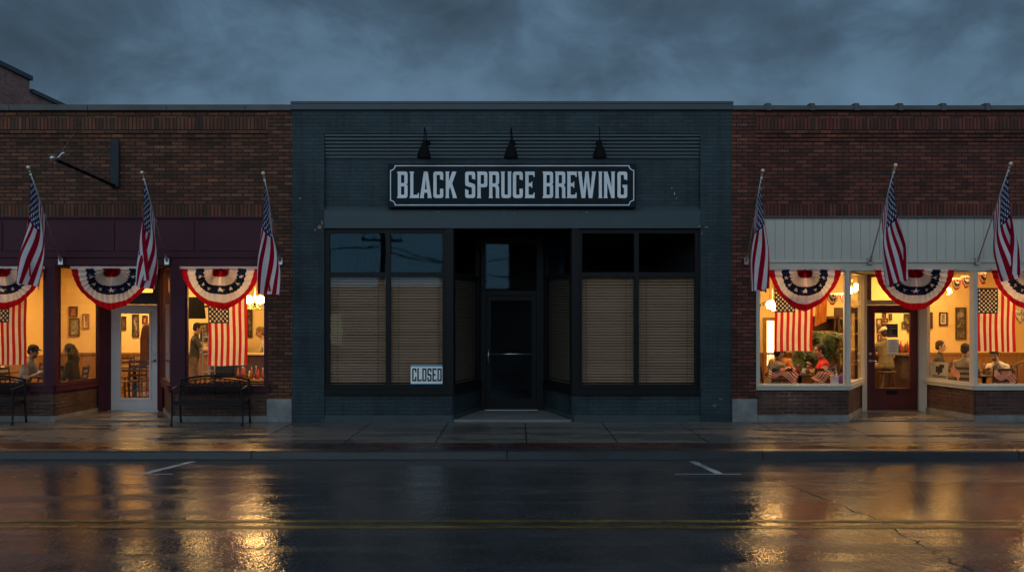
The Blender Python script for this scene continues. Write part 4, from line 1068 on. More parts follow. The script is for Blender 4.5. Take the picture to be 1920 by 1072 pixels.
bench = build_bench(); bench.location = (fx(405, -.1), -.16, 0.002)
dup(bench, (fx(405, -.1) - 4.02, -.16, 0.002), 0, 'black cast iron bench cut by the left edge of the photo')

# ---------------------------------------------------------------- inside the lit shops: lamps
WARM = (1.0, 0.575, 0.185)
def ceiling_lamp(x, y, label, power, size=1.1):
    r = thing('ceiling_lamp', label, 'lamp', (x, y, 3.25), 'ceiling lamps in the lit shops')
    MB().box(x - size / 2, x + size / 2, y - .2, y + .2, 3.19, 3.249).build('housing', M['ceil'], r)
    MB().box(x - size / 2 + .03, x + size / 2 - .03, y - .17, y + .17, 3.183, 3.189).build('diffuser', M['diffuser'], r)
    ld = bpy.data.lights.new('lamp_light', 'AREA'); ld.shape = 'RECTANGLE'; ld.size = size; ld.size_y = .4; ld.energy = power * 1.5; ld.color = WARM
    lo = bpy.data.objects.new('lamp_light', ld); COL.objects.link(lo); lo.parent = r; lo.location = (0, 0, -.075)
for x, y, lab, p in ((-10.6, 1.3, 'lamp over the table of the capped diner', 48), (-9.3, 5.2, 'lamp in the middle of the left shop', 75), (-7.4, 5.0, 'lamp at the back of the left shop behind the white door', 45), (-5.4, 1.5, 'lamp over the counter of the left shop', 42), (-5.2, 4.6, 'lamp over the kitchen of the left shop', 22),
                  (5.0, 1.5, 'lamp over the table beside the fern', 50), (5.0, 5.3, 'lamp at the back of the fern corner', 34), (7.6, 4.3, 'lamp over the bar behind the oxblood door', 55), (9.0, 1.5, 'lamp over the table of the man in white', 42), (11.8, 1.8, 'lamp at the right end of the right shop', 60), (9.6, 5.3, 'lamp at the back wall of the right shop', 70)):
    ceiling_lamp(x, y, lab, p)
def chandelier(pts, hub, label):
    r = thing('chandelier', label, 'lamp', tuple(hub))
    m = MB(); hub = Vector(hub)
    m.tube([hub, (hub.x, hub.y, 3.25)], .012, 8); m.ell(hub, .05, .05, .07, 10, 8); m.lathe([(.06, 0), (.06, .02), (.01, .05)], (hub.x, hub.y, 3.2), 12)
    for p in pts:
        p = Vector(p)
        m.tube([hub, hub.lerp(p, .5) + Vector((0, 0, -.12)), p + Vector((0, 0, -.13)), p + Vector((0, 0, -.07))], .010, 7)
        m.lathe([(.05, -.07), (.04, -.05), (.045, -.04)], p, 10)
    for k in range(7):
        a = k * .9; m.ell(hub + Vector((.12 * math.cos(a), .12 * math.sin(a), -.13)), .014, .014, .022, 6, 5)
    m.build('brass_arms', M['brass'], r, True)
    for p in pts:
        g = MB(); g.ell(p, .085, .085, .08, 16, 10); g.build('globe', M['globe'], r, True)
p1, p2 = P3(467, 562, 1.6), P3(488, 562, 1.6)
chandelier([p1, p2, (p1.x + .1, 1.78, p1.z)], ((p1.x + p2.x) / 2, 1.62, p1.z - .05), 'brass chandelier with bright opal globes in the left shop')
p = P3(1445, 571, 1.6)
chandelier([p, (p.x + .17, 1.85, p.z - .06)], (p.x + .08, 1.76, p.z + .05), 'small globe lamp hanging beside the upright flag over the diners')
p = P3(1592, 545, 2.4); chandelier([p, (p.x + .16, 2.5, p.z + .07)], (p.x + .08, 2.45, p.z + .1), 'globe lamp seen through the angled pane left of the oxblood door')
p = P3(1950, 575, 1.2); chandelier([p, (p.x + .2, 1.3, p.z)], (p.x + .1, 1.25, p.z - .04), 'globe lamp just beyond the right edge of the photo')

# ---------------------------------------------------------------- pictures and wall fittings
def picture(x0p, y0p, x1p, y1p, Y, label, k, fr='wood_dark', fw=.035, mat=None, cat='picture', name='framed_picture', inner=True):
    x0, x1, z1, z0 = fx(x0p, Y), fx(x1p, Y), fz(y0p, Y), fz(y1p, Y)
    r = thing(name, label, cat, ((x0 + x1) / 2, Y, z0))
    m = MB()
    m.box(x0, x1, Y - .03, Y, z1 - fw, z1); m.box(x0, x1, Y - .03, Y, z0, z0 + fw); m.box(x0, x0 + fw, Y - .03, Y, z0 + fw, z1 - fw); m.box(x1 - fw, x1, Y - .03, Y, z0 + fw, z1 - fw)
    m.build('frame', M[fr], r)
    if inner:
        mw = min(.06, (x1 - x0) * .14)
        MB().box(x0 + fw, x1 - fw, Y - .008, Y - .001, z0 + fw, z1 - fw).build('mount', M['paper'] if k != 1 else M['black'], r)
        MB().box(x0 + fw + mw, x1 - fw - mw, Y - .012, Y - .0085, z0 + fw + mw, z1 - fw - mw).build('print', mat or ART[k], r)
    else:
        MB().box(x0 + fw, x1 - fw, Y - .008, Y - .001, z0 + fw, z1 - fw).build('print', mat or ART[k], r)
BW = 6.395
picture(52, 576, 76, 633, BW, 'tall framed print beside the upright flag in the leftmost window', 0, fw=.05)
picture(130, 574, 146, 594, BW, 'small reddish picture above the grey one in the angled pane', 2, inner=False)
picture(130, 596, 150, 630, BW, 'dark grey print under the small reddish picture', 3, inner=False)
picture(155, 588, 168, 616, BW, 'pale narrow frame left of the white door', 0, fr='wood_mid')
picture(227, 593, 237, 618, BW, 'narrow dark picture at the left in the white door glass', 1, inner=False)
picture(248, 589, 261, 631, BW, 'tall dark panel in the middle of the white door glass', 1, inner=False)
picture(267, 591, 277, 607, BW, 'small red frame at the right in the white door glass', 2, fr='red_door', inner=False)
picture(361, 608, 372, 622, BW, 'little framed photo above the head of the standing waiter', 1, fr='paper')
picture(376, 605, 391, 640, BW, 'dark notice board behind the standing waiter', 1, inner=False, name='notice_board', cat='board')
picture(463, 580, 473, 632, BW, 'long dark hanging panel right of the upright flag', 1, inner=False, name='wall_hanging', cat='panel')
picture(486, 613, 500, 628, BW, 'small frame above the leaning cook', 1, inner=False)
picture(1760, 585, 1776, 610, BW, 'small square photo on the wall above the man in the dark jacket', 3)
picture(1791, 576, 1811, 636, BW, 'tall dark poster above the man in the grey shirt', 1, inner=False)
picture(1742, 585, 1748, 616, BW, 'sliver of a frame beside the right jamb of the oxblood door', 1, inner=False)
for i, (a, b, c, d_) in enumerate(((1643, 597, 1654, 612), (1656, 596, 1664, 604), (1644, 614, 1652, 624), (1655, 607, 1664, 618), (1654, 620, 1663, 630), (1645, 627, 1652, 640), (1654, 587, 1661, 595), (1666, 588, 1672, 600))):
    picture(a, b, c, d_, BW, ('small photo top left of the cluster behind the bar', 'small photo second in the top row of the bar cluster', 'small photo at the left edge under the top row behind the bar', 'small photo in the middle of the bar cluster', 'small photo low in the bar cluster', 'lowest small photo of the cluster behind the bar', 'dark frame highest in the bar cluster', 'dark frame highest above the chalkboard')[i], (0, 2, 3, 1, 2, 0, 1, 1)[i], fw=.02, inner=False)
for i, (a, b, c, d_) in enumerate(((1690, 603, 1699, 616), (1694, 588, 1704, 602), (1700, 606, 1706, 622))):
    picture(a, b, c, d_, BW, ('lower left photo of three at the right of the door glass', 'upper photo of three at the right of the door glass', 'outermost photo of three at the right of the door glass')[i], 1, fw=.02, inner=False)

def build_wall_things():
    # television, tilted off the wall
    Y = 5.6; c = P3(367, 577, Y); r = thing('television', 'black wall television above the standing waiter', 'television', tuple(c))
    Mx = Matrix.Translation(c) @ Matrix.Rotation(R(-28), 4, 'Z') @ Matrix.Rotation(R(8), 4, 'X')
    m = MB(); m.box(-.27, .27, -.03, .03, -.26, .26); m.v = [tuple(Mx @ Vector(q)) for q in m.v]; m.build('screen', M['black'], r, bevel=.008)
    m = MB(); m.tube([Mx @ Vector((0, .03, 0)), (c.x + .05, BW, c.z + .05)], .025, 6); m.build('wall_mount', M['black'], r)
    # dark passage and shelf unit behind the waiter
    x0, x1 = fx(392, BW), fx(438, BW)
    # notices on the red door
    Y = 1.636
    x0, x1, z1, z0 = fx(1664, Y), fx(1683.5, Y), fz(607, Y), fz(632, Y)
    r = thing('chalkboard', 'small black chalkboard in the glass of the oxblood door', 'board', ((x0 + x1) / 2, Y, z0))
    Y = 1.65
    MB().box(x0, x1, Y - .012, Y - .002, z0, z1).build('slate', M['chalk'], r)
    rnd = random.Random(2)
    for k in range(5): 
        zz = z1 - .04 - k * .045; MB().box(x0 + .02, x0 + .02 + (x1 - x0 - .04) * rnd.uniform(.4, 1), Y - .0135, Y - .0122, zz - .006, zz).build('chalk_line', M['paper'], r)
    x0, x1, z1, z0 = fx(1664, Y), fx(1684.5, Y), fz(636, Y), fz(664, Y)
    r = thing('paper_notice', 'white paper notice under the chalkboard on the oxblood door', 'notice', ((x0 + x1) / 2, Y, z0))
    MB().box(x0, x1, Y - .006, Y - .004, z0, z1).build('sheet', M['paper'], r)
    for k in range(6):
        zz = z1 - .05 - k * .036; w = (x1 - x0) * (.5, .8, .7, .8, .6, .75)[k] / 2; xc = (x0 + x1) / 2; MB().box(xc - w, xc + w, Y - .0075, Y - .0062, zz - .006, zz).build('print_line', M['ink'], r)
    # poster low in the angled pane
    a = Vector((8.06, 1.52)); b = Vector((8.26, .1)); d = (b - a).normalized(); n = Vector((d.y, -d.x))
    r = thing('paper_poster', 'white poster with a dark motif at the foot of the angled pane', 'poster', (8.1, 1.2, ZS))
    m = MB(); m.seg(a, b, -.075, -.079, ZS + .04, ZS + .36, .05, .62); m.build('sheet', M['paper'], r)
    m = MB(); m.seg(a, b, -.071, -.0735, ZS + .16, ZS + .28, .22, .44); m.seg(a, b, -.071, -.0735, ZS + .12, ZS + .155, .28, .36); m.seg(a, b, -.071, -.0735, ZS + .25, ZS + .32, .34, .50)
    for k in range(2): m.seg(a, b, -.071, -.0735, ZS + .065 + k * .025, ZS + .078 + k * .025, .1, .57)
    m.build('print', M['ink'], r)
    # script lettering and bright doorway in the fern corner
    Y = BW; x0, x1, z1, z0 = fx(1437, Y), fx(1451, Y), fz(601, Y), fz(655, Y)
    r = thing('inner_doorway', 'bright cream doorway at the back left of the fern corner', 'doorway', ((x0 + x1) / 2, Y, 0))
    m = MB(); m.box(x0 - .08, x0, Y - .05, Y - .001, .02, z1 + .08); m.box(x1, x1 + .08, Y - .05, Y - .001, .02, z1 + .08); m.box(x0, x1, Y - .05, Y - .001, z1, z1 + .08); m.build('frame', M['wood_mid'], r)
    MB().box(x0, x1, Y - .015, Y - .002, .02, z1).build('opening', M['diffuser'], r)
    Y = 1.9; pts = []
    r = thing('script_sign', 'dark curly script sign hung beside the globe lamp', 'sign', tuple(P3(1434, 570, Y)))
    for i in range(60):
        t = i / 59; pts.append(P3(1425 + 19 * t, 571 - 2.2 * t + 3.2 * math.sin(t * 26) * (1 - .3 * math.sin(t * 9)), Y) + Vector((.018 * math.cos(t * 26), 0, 0)))
    m = MB(); m.tube(pts, .009, 5); m.build('lettering', M['black'], r)
    m = MB(); m.tube([P3(1426, 566, Y), P3(1426, 440, Y)], .003, 4); m.tube([P3(1443, 566, Y), P3(1443, 440, Y)], .003, 4); m.build('wire', M['black'], r)
    # drape
    Y = 3.2; r = thing('drape', 'hanging orange drape above the fern', 'drape', tuple(P3(1540, 612, Y)))
    nu, nv = 40, 30; m = MB()
    for j in range(nv + 1):
        v = j / nv
        for i in range(nu + 1):
            u = i / nu; xa, xb = 1533 - 6 * v, 1553 - 3 * v * v
            p = P3(xa + (xb - xa) * u, 520 + 92 * v - 10 * v * u, Y); m.v.append((p.x, p.y + .03 * math.sin(u * 26), p.z))
    for j in range(nv):
        for i in range(nu): q = j * (nu + 1) + i; m.f.append((q, q + 1, q + nu + 2, q + nu + 1)); m.m.append(0)
    m.build('folds', cloth('drape_cloth', (.55, .22, .06), .3), r, True)
    # small swags inside
    for k, (a, b, t, Y, lab) in enumerate(((1550, 1572, 552, 2.6, 'small indoor bunting nearest the orange drape'), (1575, 1594, 552, 2.6, 'small indoor bunting beside the angled pane mullion'), (1784, 1802, 524, 2.2, 'small indoor bunting left of two under the ceiling'), (1803, 1819, 520, 2.2, 'small indoor bunting right of two under the ceiling'), (1836, 1850, 512, 1.4, 'small indoor bunting above the rightmost upright flag'))):
        bunting((a + b) / 2, abs(fx(b, Y) - fx(a, Y)) / 2, .21, lab, 20 + k, y=Y, top=t)
    # shield plaque
    Y = 2.2; r = thing('wall_plaque', 'dark shield shaped plaque right of the rightmost flag', 'plaque', tuple(P3(1913, 608, Y)))
    o = [(0, 1), (.25, .88), (.5, .95), (.9, .8), (.95, .2), (.7, -.5), (0, -1)]; loop = o + [(-x, z) for x, z in o[-2:0:-1]]
    c = P3(1914, 591, Y); ln = [(c.x + x * .12, c.z + z * .17) for x, z in loop]
    nl = len(ln); m = MB().add([(x, Y, z) for x, z in ln] + [(x, Y + .02, z) for x, z in ln], [tuple(range(nl)), tuple(range(nl, 2 * nl))[::-1]] + [(i, i + nl, (i + 1) % nl + nl, (i + 1) % nl) for i in range(nl)])
    m.build('shield', ART[1], r)
    m = MB(); m.tube([(c.x, Y + .01, c.z + .16), (c.x, Y + .01, 3.25)], .004, 4); m.build('cord', M['black'], r)
build_wall_things()

# ---------------------------------------------------------------- furniture
def build_chair():
    r = thing('wooden_chair', '', 'chair', (0, 0, 0), 'wooden chairs in the lit shops', local=True)
    MB().box(-.2, .2, -.2, .2, .43, .46).build('seat', M['wood_dark'], r, bevel=.01)
    for x in (-.18, .18):
        MB().tube([(x, .17, 0), (x * .97, .17, .43)], [.017, .02], 8).build('leg', M['wood_dark'], r)
        MB().tube([(x, -.22, 0), (x, -.19, .45), (x * .97, -.24, .92)], [.018, .02, .016], 8).build('leg', M['wood_dark'], r)
    m = MB()
    for z in (.88, .78, .68, .58): m.box(-.18, .18, -.25 + (.9 - z) * .1, -.235 + (.9 - z) * .1, z - .025, z + .025)
    m.build('backrest', M['wood_dark'], r)
    m = MB(); m.box(-.18, .18, .16, .18, .2, .225); m.box(-.18, -.165, -.2, .17, .24, .26); m.box(.165, .18, -.2, .17, .24, .26); m.build('stretcher', M['wood_dark'], r)
    return r
CHAIR0 = build_chair(); first = [True]
def chair(x, y, rz, label):
    if first[0]:
        first[0] = False; o = CHAIR0; o.location = (x, y, .02); o.rotation_euler = (0, 0, rz); o['label'] = label
    else: o = dup(CHAIR0, (x, y, .02), rz, label)
    return o
def table(x, y, w, d, label, h=.76, top='wood_dark'):
    r = thing('table', label, 'table', (x, y, .02), 'tables in the lit shops')
    MB().box(x - w / 2, x + w / 2, y - d / 2, y + d / 2, h - .03, h).build('tabletop', M[top], r, bevel=.008)
    m = MB(); m.lathe([(.26, .02), (.26, .04), (.04, .07), (.035, h - .06), (.15, h - .031)], (x, y, 0), 14); m.build('pedestal', M['black'], r)
    return h
RZ = {'+x': R(-90), '-x': R(90), '+y': 0.0, '-y': R(180)}
table(-9.02, 1.15, .52, .7, 'table between the capped man and the long haired woman')
chair(-9.62, 1.1, RZ['+x'], 'chair under the capped diner in the leftmost window')
chair(-8.56, 1.18, RZ['-x'] + .15, 'chair under the long haired woman')
table(-10.8, 2.6, .9, .8, 'dark table farther left behind the upright flag')
chair(-10.1, 2.7, RZ['-x'], 'empty chair at the dark table behind the upright flag')
table(fx(252, 4.6), 4.6, 1.2, .8, 'dark table seen low through the white door')
for x, y, a, l in ((fx(238, 3.8), 3.75, 2.6, 'chair with its slatted back nearest the left side of the white door glass'), (fx(262, 4.0), 4.0, .2, 'chair in the middle of the white door glass'), (fx(272, 5.2), 5.3, 3.2, 'chair behind the table seen through the white door'), (fx(232, 5.4), 5.3, 3.0, 'chair at the far left behind the white door')):
    chair(x, y, a, l)

def build_counter():
    # serving counter in the left shop
    x0, x1, Y = fx(405, 2.4), -4.35, 2.4; zt = fz(711, Y)
    r = thing('counter', 'wooden serving counter under the upright flag and chandelier', 'counter', ((x0 + x1) / 2, Y, 0))
    MB().box(x0, x1, Y - .05, Y + .5, zt - .035, zt).build('counter_top', M['wood_mid'], r)
    m = MB(); m.box(x0 + .05, x1, Y, Y + .45, .02, zt - .036); m.build('carcass', M['wood_dark'], r)
    x2, x3, Y2 = fx(452, 4.0), -4.35, 4.0; z2 = fz(661, Y2)
    r = thing('counter', 'pale work counter in front of the leaning cook', 'counter', ((x2 + x3) / 2, Y2, 0))
    MB().box(x2, x3, Y2 - .3, Y2 + .05, z2 - .04, z2).build('counter_top', M['wall_warm'], r)
    MB().box(x2 + .03, x3, Y2 - .25, Y2 + .02, .02, z2 - .041).build('carcass', M['wood_dark'], r)
    # bottles and jars along the counter
    rnd = random.Random(5); k = 0; kinds = ['amber', 'ketchup', 'amber', 'mustard', 'amber']
    places = ('first', 'second', 'third', 'fourth', 'fifth', 'sixth', 'seventh', 'eighth', 'ninth')
    for k in range(9):
        x = fx(443 + k * 6.4, Y) ; y = Y + .12 + .1 * (k % 2); h = rnd.uniform(.14, .25); w = rnd.uniform(.026, .036)
        m = MB(); m.lathe([(w, 0), (w, h * .6), (w * .45, h * .78), (w * .4, h)], (x, y, zt + .001), 10)
        b = m.build('bottle', M[kinds[k % 5]], None, True)
        tag(b, '%s bottle from the left on the serving counter' % places[k], 'bottle', 'bottles on the serving counter')
        MB().lathe([(w * .45, h), (w * .45, h + .02)], (x, y, zt + .002), 8).build('bottle_cap', M['paper'] if k % 2 else M['ketchup'], b)
    # rack beside the waiter
    x0, x1, Y = fx(380, 3.6), fx(392, 3.6), 3.6; r = thing('shelf_rack', 'tall open rack of trays beside the waiter', 'rack', ((x0 + x1) / 2, Y, 0))
    m = MB()
    for x in (x0, x1): m.box(x - .012, x + .012, Y, Y + .02, .02, 1.55); m.box(x - .012, x + .012, Y + .38, Y + .40, .02, 1.55)
    m.build('upright', M['steel'], r)
    for k in range(7): MB().box(x0 + .013, x1 - .013, Y + .01, Y + .39, .3 + k * .19, .315 + k * .19).build('tray', M['wood_mid'] if k % 2 else M['steel'], r)
    r = thing('kitchen_cabinet', 'dark kitchen cabinet against the back wall of the left shop', 'cabinet', (-6.4, 6.1, 0))
    MB().box(fx(395, 5.9), fx(452, 5.9), 5.9, 6.36, .02, 1.15).build('carcass', M['wood_dark'], r)
    MB().box(fx(394, 5.9), fx(453, 5.9), 5.87, 6.36, 1.151, 1.19).build('worktop', M['steel'], r)
    r = thing('refrigerator', 'dark refrigerator at the back beside the notice board', 'refrigerator', (fx(430, 5.7), 5.8, 0))
    MB().box(fx(400, 5.6), fx(432, 5.6), 5.6, 5.88, .02, 2.0).build('body', M['dark_metal'], r, bevel=.01)
    MB().tube([(fx(405, 5.6), 5.57, .9), (fx(405, 5.6), 5.57, 1.5)], .012, 6).build('handle', M['steel'], r)
build_counter()
def build_more():
    # dark dresser behind the fern
    x0, x1, Y = fx(1494, 5.3), fx(1568, 5.3), 5.3
    r = thing('dresser', 'dark tall dresser behind the fern', 'dresser', ((x0 + x1) / 2, Y, 0))
    m = MB(); m.box(x0, x1, Y + .35, Y + .4, .02, 1.84); m.box(x0, x0 + .05, Y, Y + .349, .02, 1.84); m.box(x1 - .05, x1, Y, Y + .349, .02, 1.84); m.box(x0 + .051, x1 - .051, Y + .02, Y + .349, .02, .9); m.build('carcass', M['wood_dark'], r)
    MB().box(x0 - .04, x1 + .04, Y - .03, Y + .42, 1.841, 1.90).build('cornice', M['wood_dark'], r)
    for k in range(2): MB().box(x0 + .051, x1 - .051, Y + .03, Y + .349, 1.2 + .32 * k, 1.225 + .32 * k).build('shelf', M['wood_mid'], r)
    # coats beside the white door
    x, Y = fx(281, 4.2), 4.2; r = thing('coat_stand', 'coat stand with dark coats at the right edge of the white door glass', 'coat stand', (x, Y, .02))
    m = MB(); m.tube([(x, Y, .02), (x, Y, 1.8)], .02, 8); m.build('pole', M['wood_dark'], r)
    for k in range(4):
        a = k * 1.57 + .4; MB().tube([(x, Y, .12), (x + .25 * math.cos(a), Y + .25 * math.sin(a), .025)], .016, 6).build('leg', M['wood_dark'], r)
    for k, (a, mt) in enumerate(((2.6, ('brown_coat', (.06, .035, .02))), (-.6, ('navy_coat', (.02, .025, .04))), (4.2, ('rust_coat', (.14, .05, .03))))):
        c = Vector((x + .09 * math.cos(a), Y + .09 * math.sin(a), 0)); m = MB(); prof = [(.03, 1.74), (.11, 1.62), (.13, 1.4), (.12, 1.1), (.16, .82), (.15, .80)]
        m.lathe(prof, c, 12); m.v = [(q[0] + .02 * math.sin(q[2] * 9 + q[0] * 30), q[1] + .02 * math.sin(q[0] * 40), q[2]) for q in m.v]; m.build('coat', fabric(*mt), r, True)
    # crockery
    for x, y, z, lab in ((-9.10, .98, .78, 'white mug nearest the window on the table of the capped man'), (-8.93, 1.32, .78, 'white mug farther back on the table of the capped man'), (-10.62, 2.5, .78, 'white mug on the dark table behind the upright flag')):
        m = MB(); m.lathe([(.032, 0), (.036, .01), (.038, .085), (.033, .085), (.03, .02)], (x, y, z + .001), 14)
        o = tag(m.build('mug', M['paper'], None, True), lab, 'mug')
        MB().tube([(x + .036, y, z + .07), (x + .06, y, z + .06), (x + .06, y, z + .03), (x + .036, y, z + .02)], .005, 6).build('handle', M['paper'], o, True)
    for x, y, z, lab, k in ((-9.0, 1.05, .78, 'amber sauce bottle on the table of the capped man', 'amber'), (-10.75, 2.45, .78, 'red sauce bottle on the dark table behind the upright flag', 'ketchup'), (9.05, 1.2, .78, 'dark drink glass beside the man in white', 'amber')):
        m = MB(); m.lathe([(.028, 0), (.03, .1), (.013, .14), (.012, .19)], (x, y, z + .001), 12); o = tag(m.build('bottle', M[k], None, True), lab, 'bottle')
        MB().lathe([(.014, .19), (.012, .21)], (x, y, z + .002), 10).build('bottle_cap', M['paper'], o)
build_more()

def build_right_furniture():
    # diners' table in the fern window
    h = table(5.5, 1.25, .62, .75, 'table of the grey shirted and red shirted diners', .79)
    chair(4.93, 1.22, RZ['+x'], 'chair under the man in the grey shirt'); chair(6.08, 1.25, RZ['-x'], 'chair under the man in the red shirt'); chair(5.32, 2.05, RZ['-y'] - .5, 'chair under the auburn haired woman')
    for k, (dx, dy, w, hh, mt, lab) in enumerate(((-.09, -.2, .028, .17, 'ketchup', 'red sauce bottle on the diners\' table'), (0.0, -.24, .04, .10, 'paper', 'white cup on the diners\' table'), (.1, -.18, .03, .15, 'amber', 'amber bottle on the diners\' table'), (.2, -.22, .035, .09, 'mustard', 'yellow pot on the diners\' table'), (-.2, -.2, .034, .12, 'amber', 'beer glass by the grey shirted man'))):
        m = MB(); m.lathe([(w, 0), (w * 1.05, hh * .6), (w * .6, hh * .85), (w * .55, hh)], (5.5 + dx, 1.25 + dy, h + .001), 12)
        b = tag(m.build('bottle' if k in (0, 2) else 'cup', M[mt], None, True), lab, 'bottle' if k in (0, 2) else 'cup')
        MB().lathe([(w * .6, hh), (w * .5, hh + .015)], (5.5 + dx, 1.25 + dy, h + .002), 10).build('lid', M['paper'], b)
    # little flags draped over chair backs
    def drape_flag(c, ax, w, label, seed):
        r = thing('draped_flag', label, 'flag', tuple(c), 'small flags draped over chair backs')
        nb, na = CELLS.shape; u = np.linspace(0, 1, nb + 1)[:, None]; v = np.linspace(0, 1, na + 1)[None, :]
        X = c[0] + ax * (w * (v - .5)) + .03 * np.sin(7 * u + seed) * v
        Z = c[2] - .24 * u - .16 * v ** 2 + .04 * np.sin(9 * v + 3 * u + seed)
        Y = c[1] - .03 - .03 * np.sin(12 * v + 4 * u + seed) - .05 * u
        sheet(np.stack([X + 0 * v, Y + 0 * v, Z + 0 * v], -1), CELLS).build('flag_cloth', [M['inflag_red'], M['inflag_white'], M['inflag_blue']], r, True)
    drape_flag((4.98, .62, 1.02), 1, .52, 'flag draped low behind the grey shirted man', 1)
    drape_flag((5.78, .62, 1.00), -1, .46, 'flag draped low in front of the red shirted man', 2.5)
    drape_flag((fx(1787, .9), .9, 1.06), 1, .17, 'narrow flag draped beside the grey shirted diner by the angled pane', 4)
    drape_flag((fx(1880, .62), .62, .99), 1, .40, 'flag draped in front of the man in white', 5.5)
    chair(4.98, .84, RZ['+y'], 'chair carrying the draped flag behind the grey shirted man'); chair(5.78, .84, RZ['+y'], 'chair carrying the draped flag in front of the red shirted man'); chair(fx(1880, .62), .84, RZ['+y'], 'chair carrying the draped flag in front of the man in white')
    # gift bag and purple bag on the sill
    x = fx(1563, .5); z = ZS; r = thing('gift_bag', 'small pale gift bag standing inside the window by the mullion', 'bag', (x, .5, z))
    sh = thing('window_shelf', 'low display shelf inside the fern window', 'shelf', (5.2, .3, z - .06)); MB().box(4.36, 5.98, .31, .56, z - .05, z - .012).build('board', M['wood_mid'], sh); m = MB(); m.box(4.5, 4.54, .33, .5, .02, z - .051); m.box(5.8, 5.84, .33, .5, .02, z - .051); m.build('bracket', M['wood_dark'], sh)
    m = MB(); m.xprism([(.40, z - .01), (.52, z - .01), (.51, z + .15), (.41, z + .15)], x - .06, x + .06); m.build('bag', fabric('lilac_paper', (.5, .48, .58)), r)
    m = MB(); m.tube([(x - .03, .42, z + .15), (x - .03, .42, z + .23), (x + .03, .42, z + .23), (x + .03, .42, z + .15)], .005, 5); m.build('handle', M['paper'], r)
    x = fx(1577, .5); m = MB(); m.ell((x, .46, z + .09), .06, .05, .1, 12, 8); m.ell((x - .05, .47, z + .05), .05, .05, .06, 10, 7)
    tag(m.build('bouquet', fabric('purple_paper', (.22, .08, .28)), None, True), 'purple wrapped bundle beside the pale gift bag', 'bundle')
    # bar behind the red door
    x0, x1, Y = fx(1640, 3.9), fx(1720, 3.9), 3.9; r = thing('bar_counter', 'dark wooden bar behind the oxblood door', 'bar', ((x0 + x1) / 2, Y, 0))
    MB().box(x0, x1, Y - .2, Y + .35, 1.04, 1.09).build('bar_top', M['wood_mid'], r); m = MB(); m.box(x0 + .05, x1 - .05, Y, Y + .3, .02, 1.039)
    m.build('bar_front', M['wood_dark'], r)
    for k in range(6):
        x = fx(1684 + 4.2 * k, 3.9); m = MB(); hh = .16 + .05 * ((k * 7) % 3); m.lathe([(.032, 0), (.032, hh * .6), (.013, hh * .8), (.013, hh)], (x, Y + .1, 1.091), 10)
        tag(m.build('bottle', M[('amber', 'leaf', 'ketchup')[k % 3]], None, True), '%s bottle from the left on the bar seen through the oxblood door' % ('first', 'second', 'third', 'fourth', 'fifth', 'sixth')[k], 'bottle', 'bottles on the bar')
    # shelves at the back between fern and door
    x0, x1, Y = fx(1572, 5.2), fx(1614, 5.2), 5.2; r = thing('bottle_shelf', 'dark back bar shelving right of the fern', 'shelf', ((x0 + x1) / 2, Y, 0))
    m = MB(); m.box(x0, x1, Y + .3, Y + .33, .02, 2.1); m.box(x0, x0 + .04, Y, Y + .3, .02, 2.1); m.box(x1 - .04, x1, Y, Y + .3, .02, 2.1); m.build('cabinet', M['wood_dark'], r)
    for k in range(4): MB().box(x0 + .041, x1 - .041, Y + .02, Y + .299, .75 + .36 * k, .78 + .36 * k).build('shelf', M['wood_mid'], r)
    rnd = random.Random(9)
    for row in range(3):
        for k in range(5):
            x = x0 + .1 + k * (x1 - x0 - .2) / 4; hh = rnd.uniform(.18, .28)
            m = MB(); m.lathe([(.035, 0), (.035, hh * .6), (.014, hh * .8), (.014, hh)], (x, Y + .15, .781 + .36 * row), 8)
            tag(m.build('bottle', M[rnd.choice(['amber', 'leaf', 'mustard', 'black'])], None, True), '%s bottle on the %s shelf of the back bar' % (('leftmost', 'second', 'middle', 'fourth', 'rightmost')[k], ('lowest', 'middle', 'upper')[row]), 'bottle', 'bottles on the back bar')
    # right hand tables
    table(9.14, 1.38, .46, .7, 'table between the grey shirted diner and the man in white')
    chair(8.74, 1.3, RZ['+y'] - .5, 'chair under the grey shirted diner seen from behind'); chair(9.60, 1.62, R(120), 'chair under the man in white'); chair(8.8, 3.0, RZ['+x'], 'chair under the man in the dark jacket')
    table(9.5, 3.1, .7, .8, 'table in front of the man in the dark jacket')
    x, Y = fx(1801, 1.35), 1.1; r = thing('napkin_box', 'stack of napkins on the ledge between the diners', 'napkins', (9.0, 1.5, .76))
    MB().box(8.98, 9.12, 1.48, 1.6, .762, .86).build('stack', M['paper'], r)
    # hoop backed chair
    c = P3(1916, 712, .8); r = thing('hoop_chair', 'bentwood hoop backed chair at the right edge', 'chair', (c.x, c.y, .02))
    m = MB(); rr = .25
    m.tube([(c.x + rr * math.cos(a), c.y, .62 + .42 * math.sin(a)) for a in [i * math.pi / 14 for i in range(15)]], .014, 7)
    for k in range(-3, 4): m.tube([(c.x + k * .03, c.y, .47), (c.x + k * .065, c.y, .62 + .42 * math.sqrt(max(0, 1 - (k * .065 / rr) ** 2)))], .007, 5)
    m.build('hoop_back', M['wood_mid'], r, True)
    m = MB(); m.lathe([(.21, .44), (.22, .455), (.2, .475)], (c.x, c.y + .2, 0), 18); m.build('seat', M['wood_mid'], r, True)
    for a, b in ((-.16, .03), (.16, .03), (-.14, .36), (.14, .36)): MB().tube([(c.x + a * 1.2, c.y + b, .02), (c.x + a, c.y + b, .445)], [.014, .018], 7).build('leg', M['wood_mid'], r)
    for a, s in ((-1, 0), (1, 0)):
        MB().tube([(c.x + a * .25, c.y, .62), (c.x + a * .19, c.y + .05, .46)], .012, 6).build('back_post', M['wood_mid'], r)
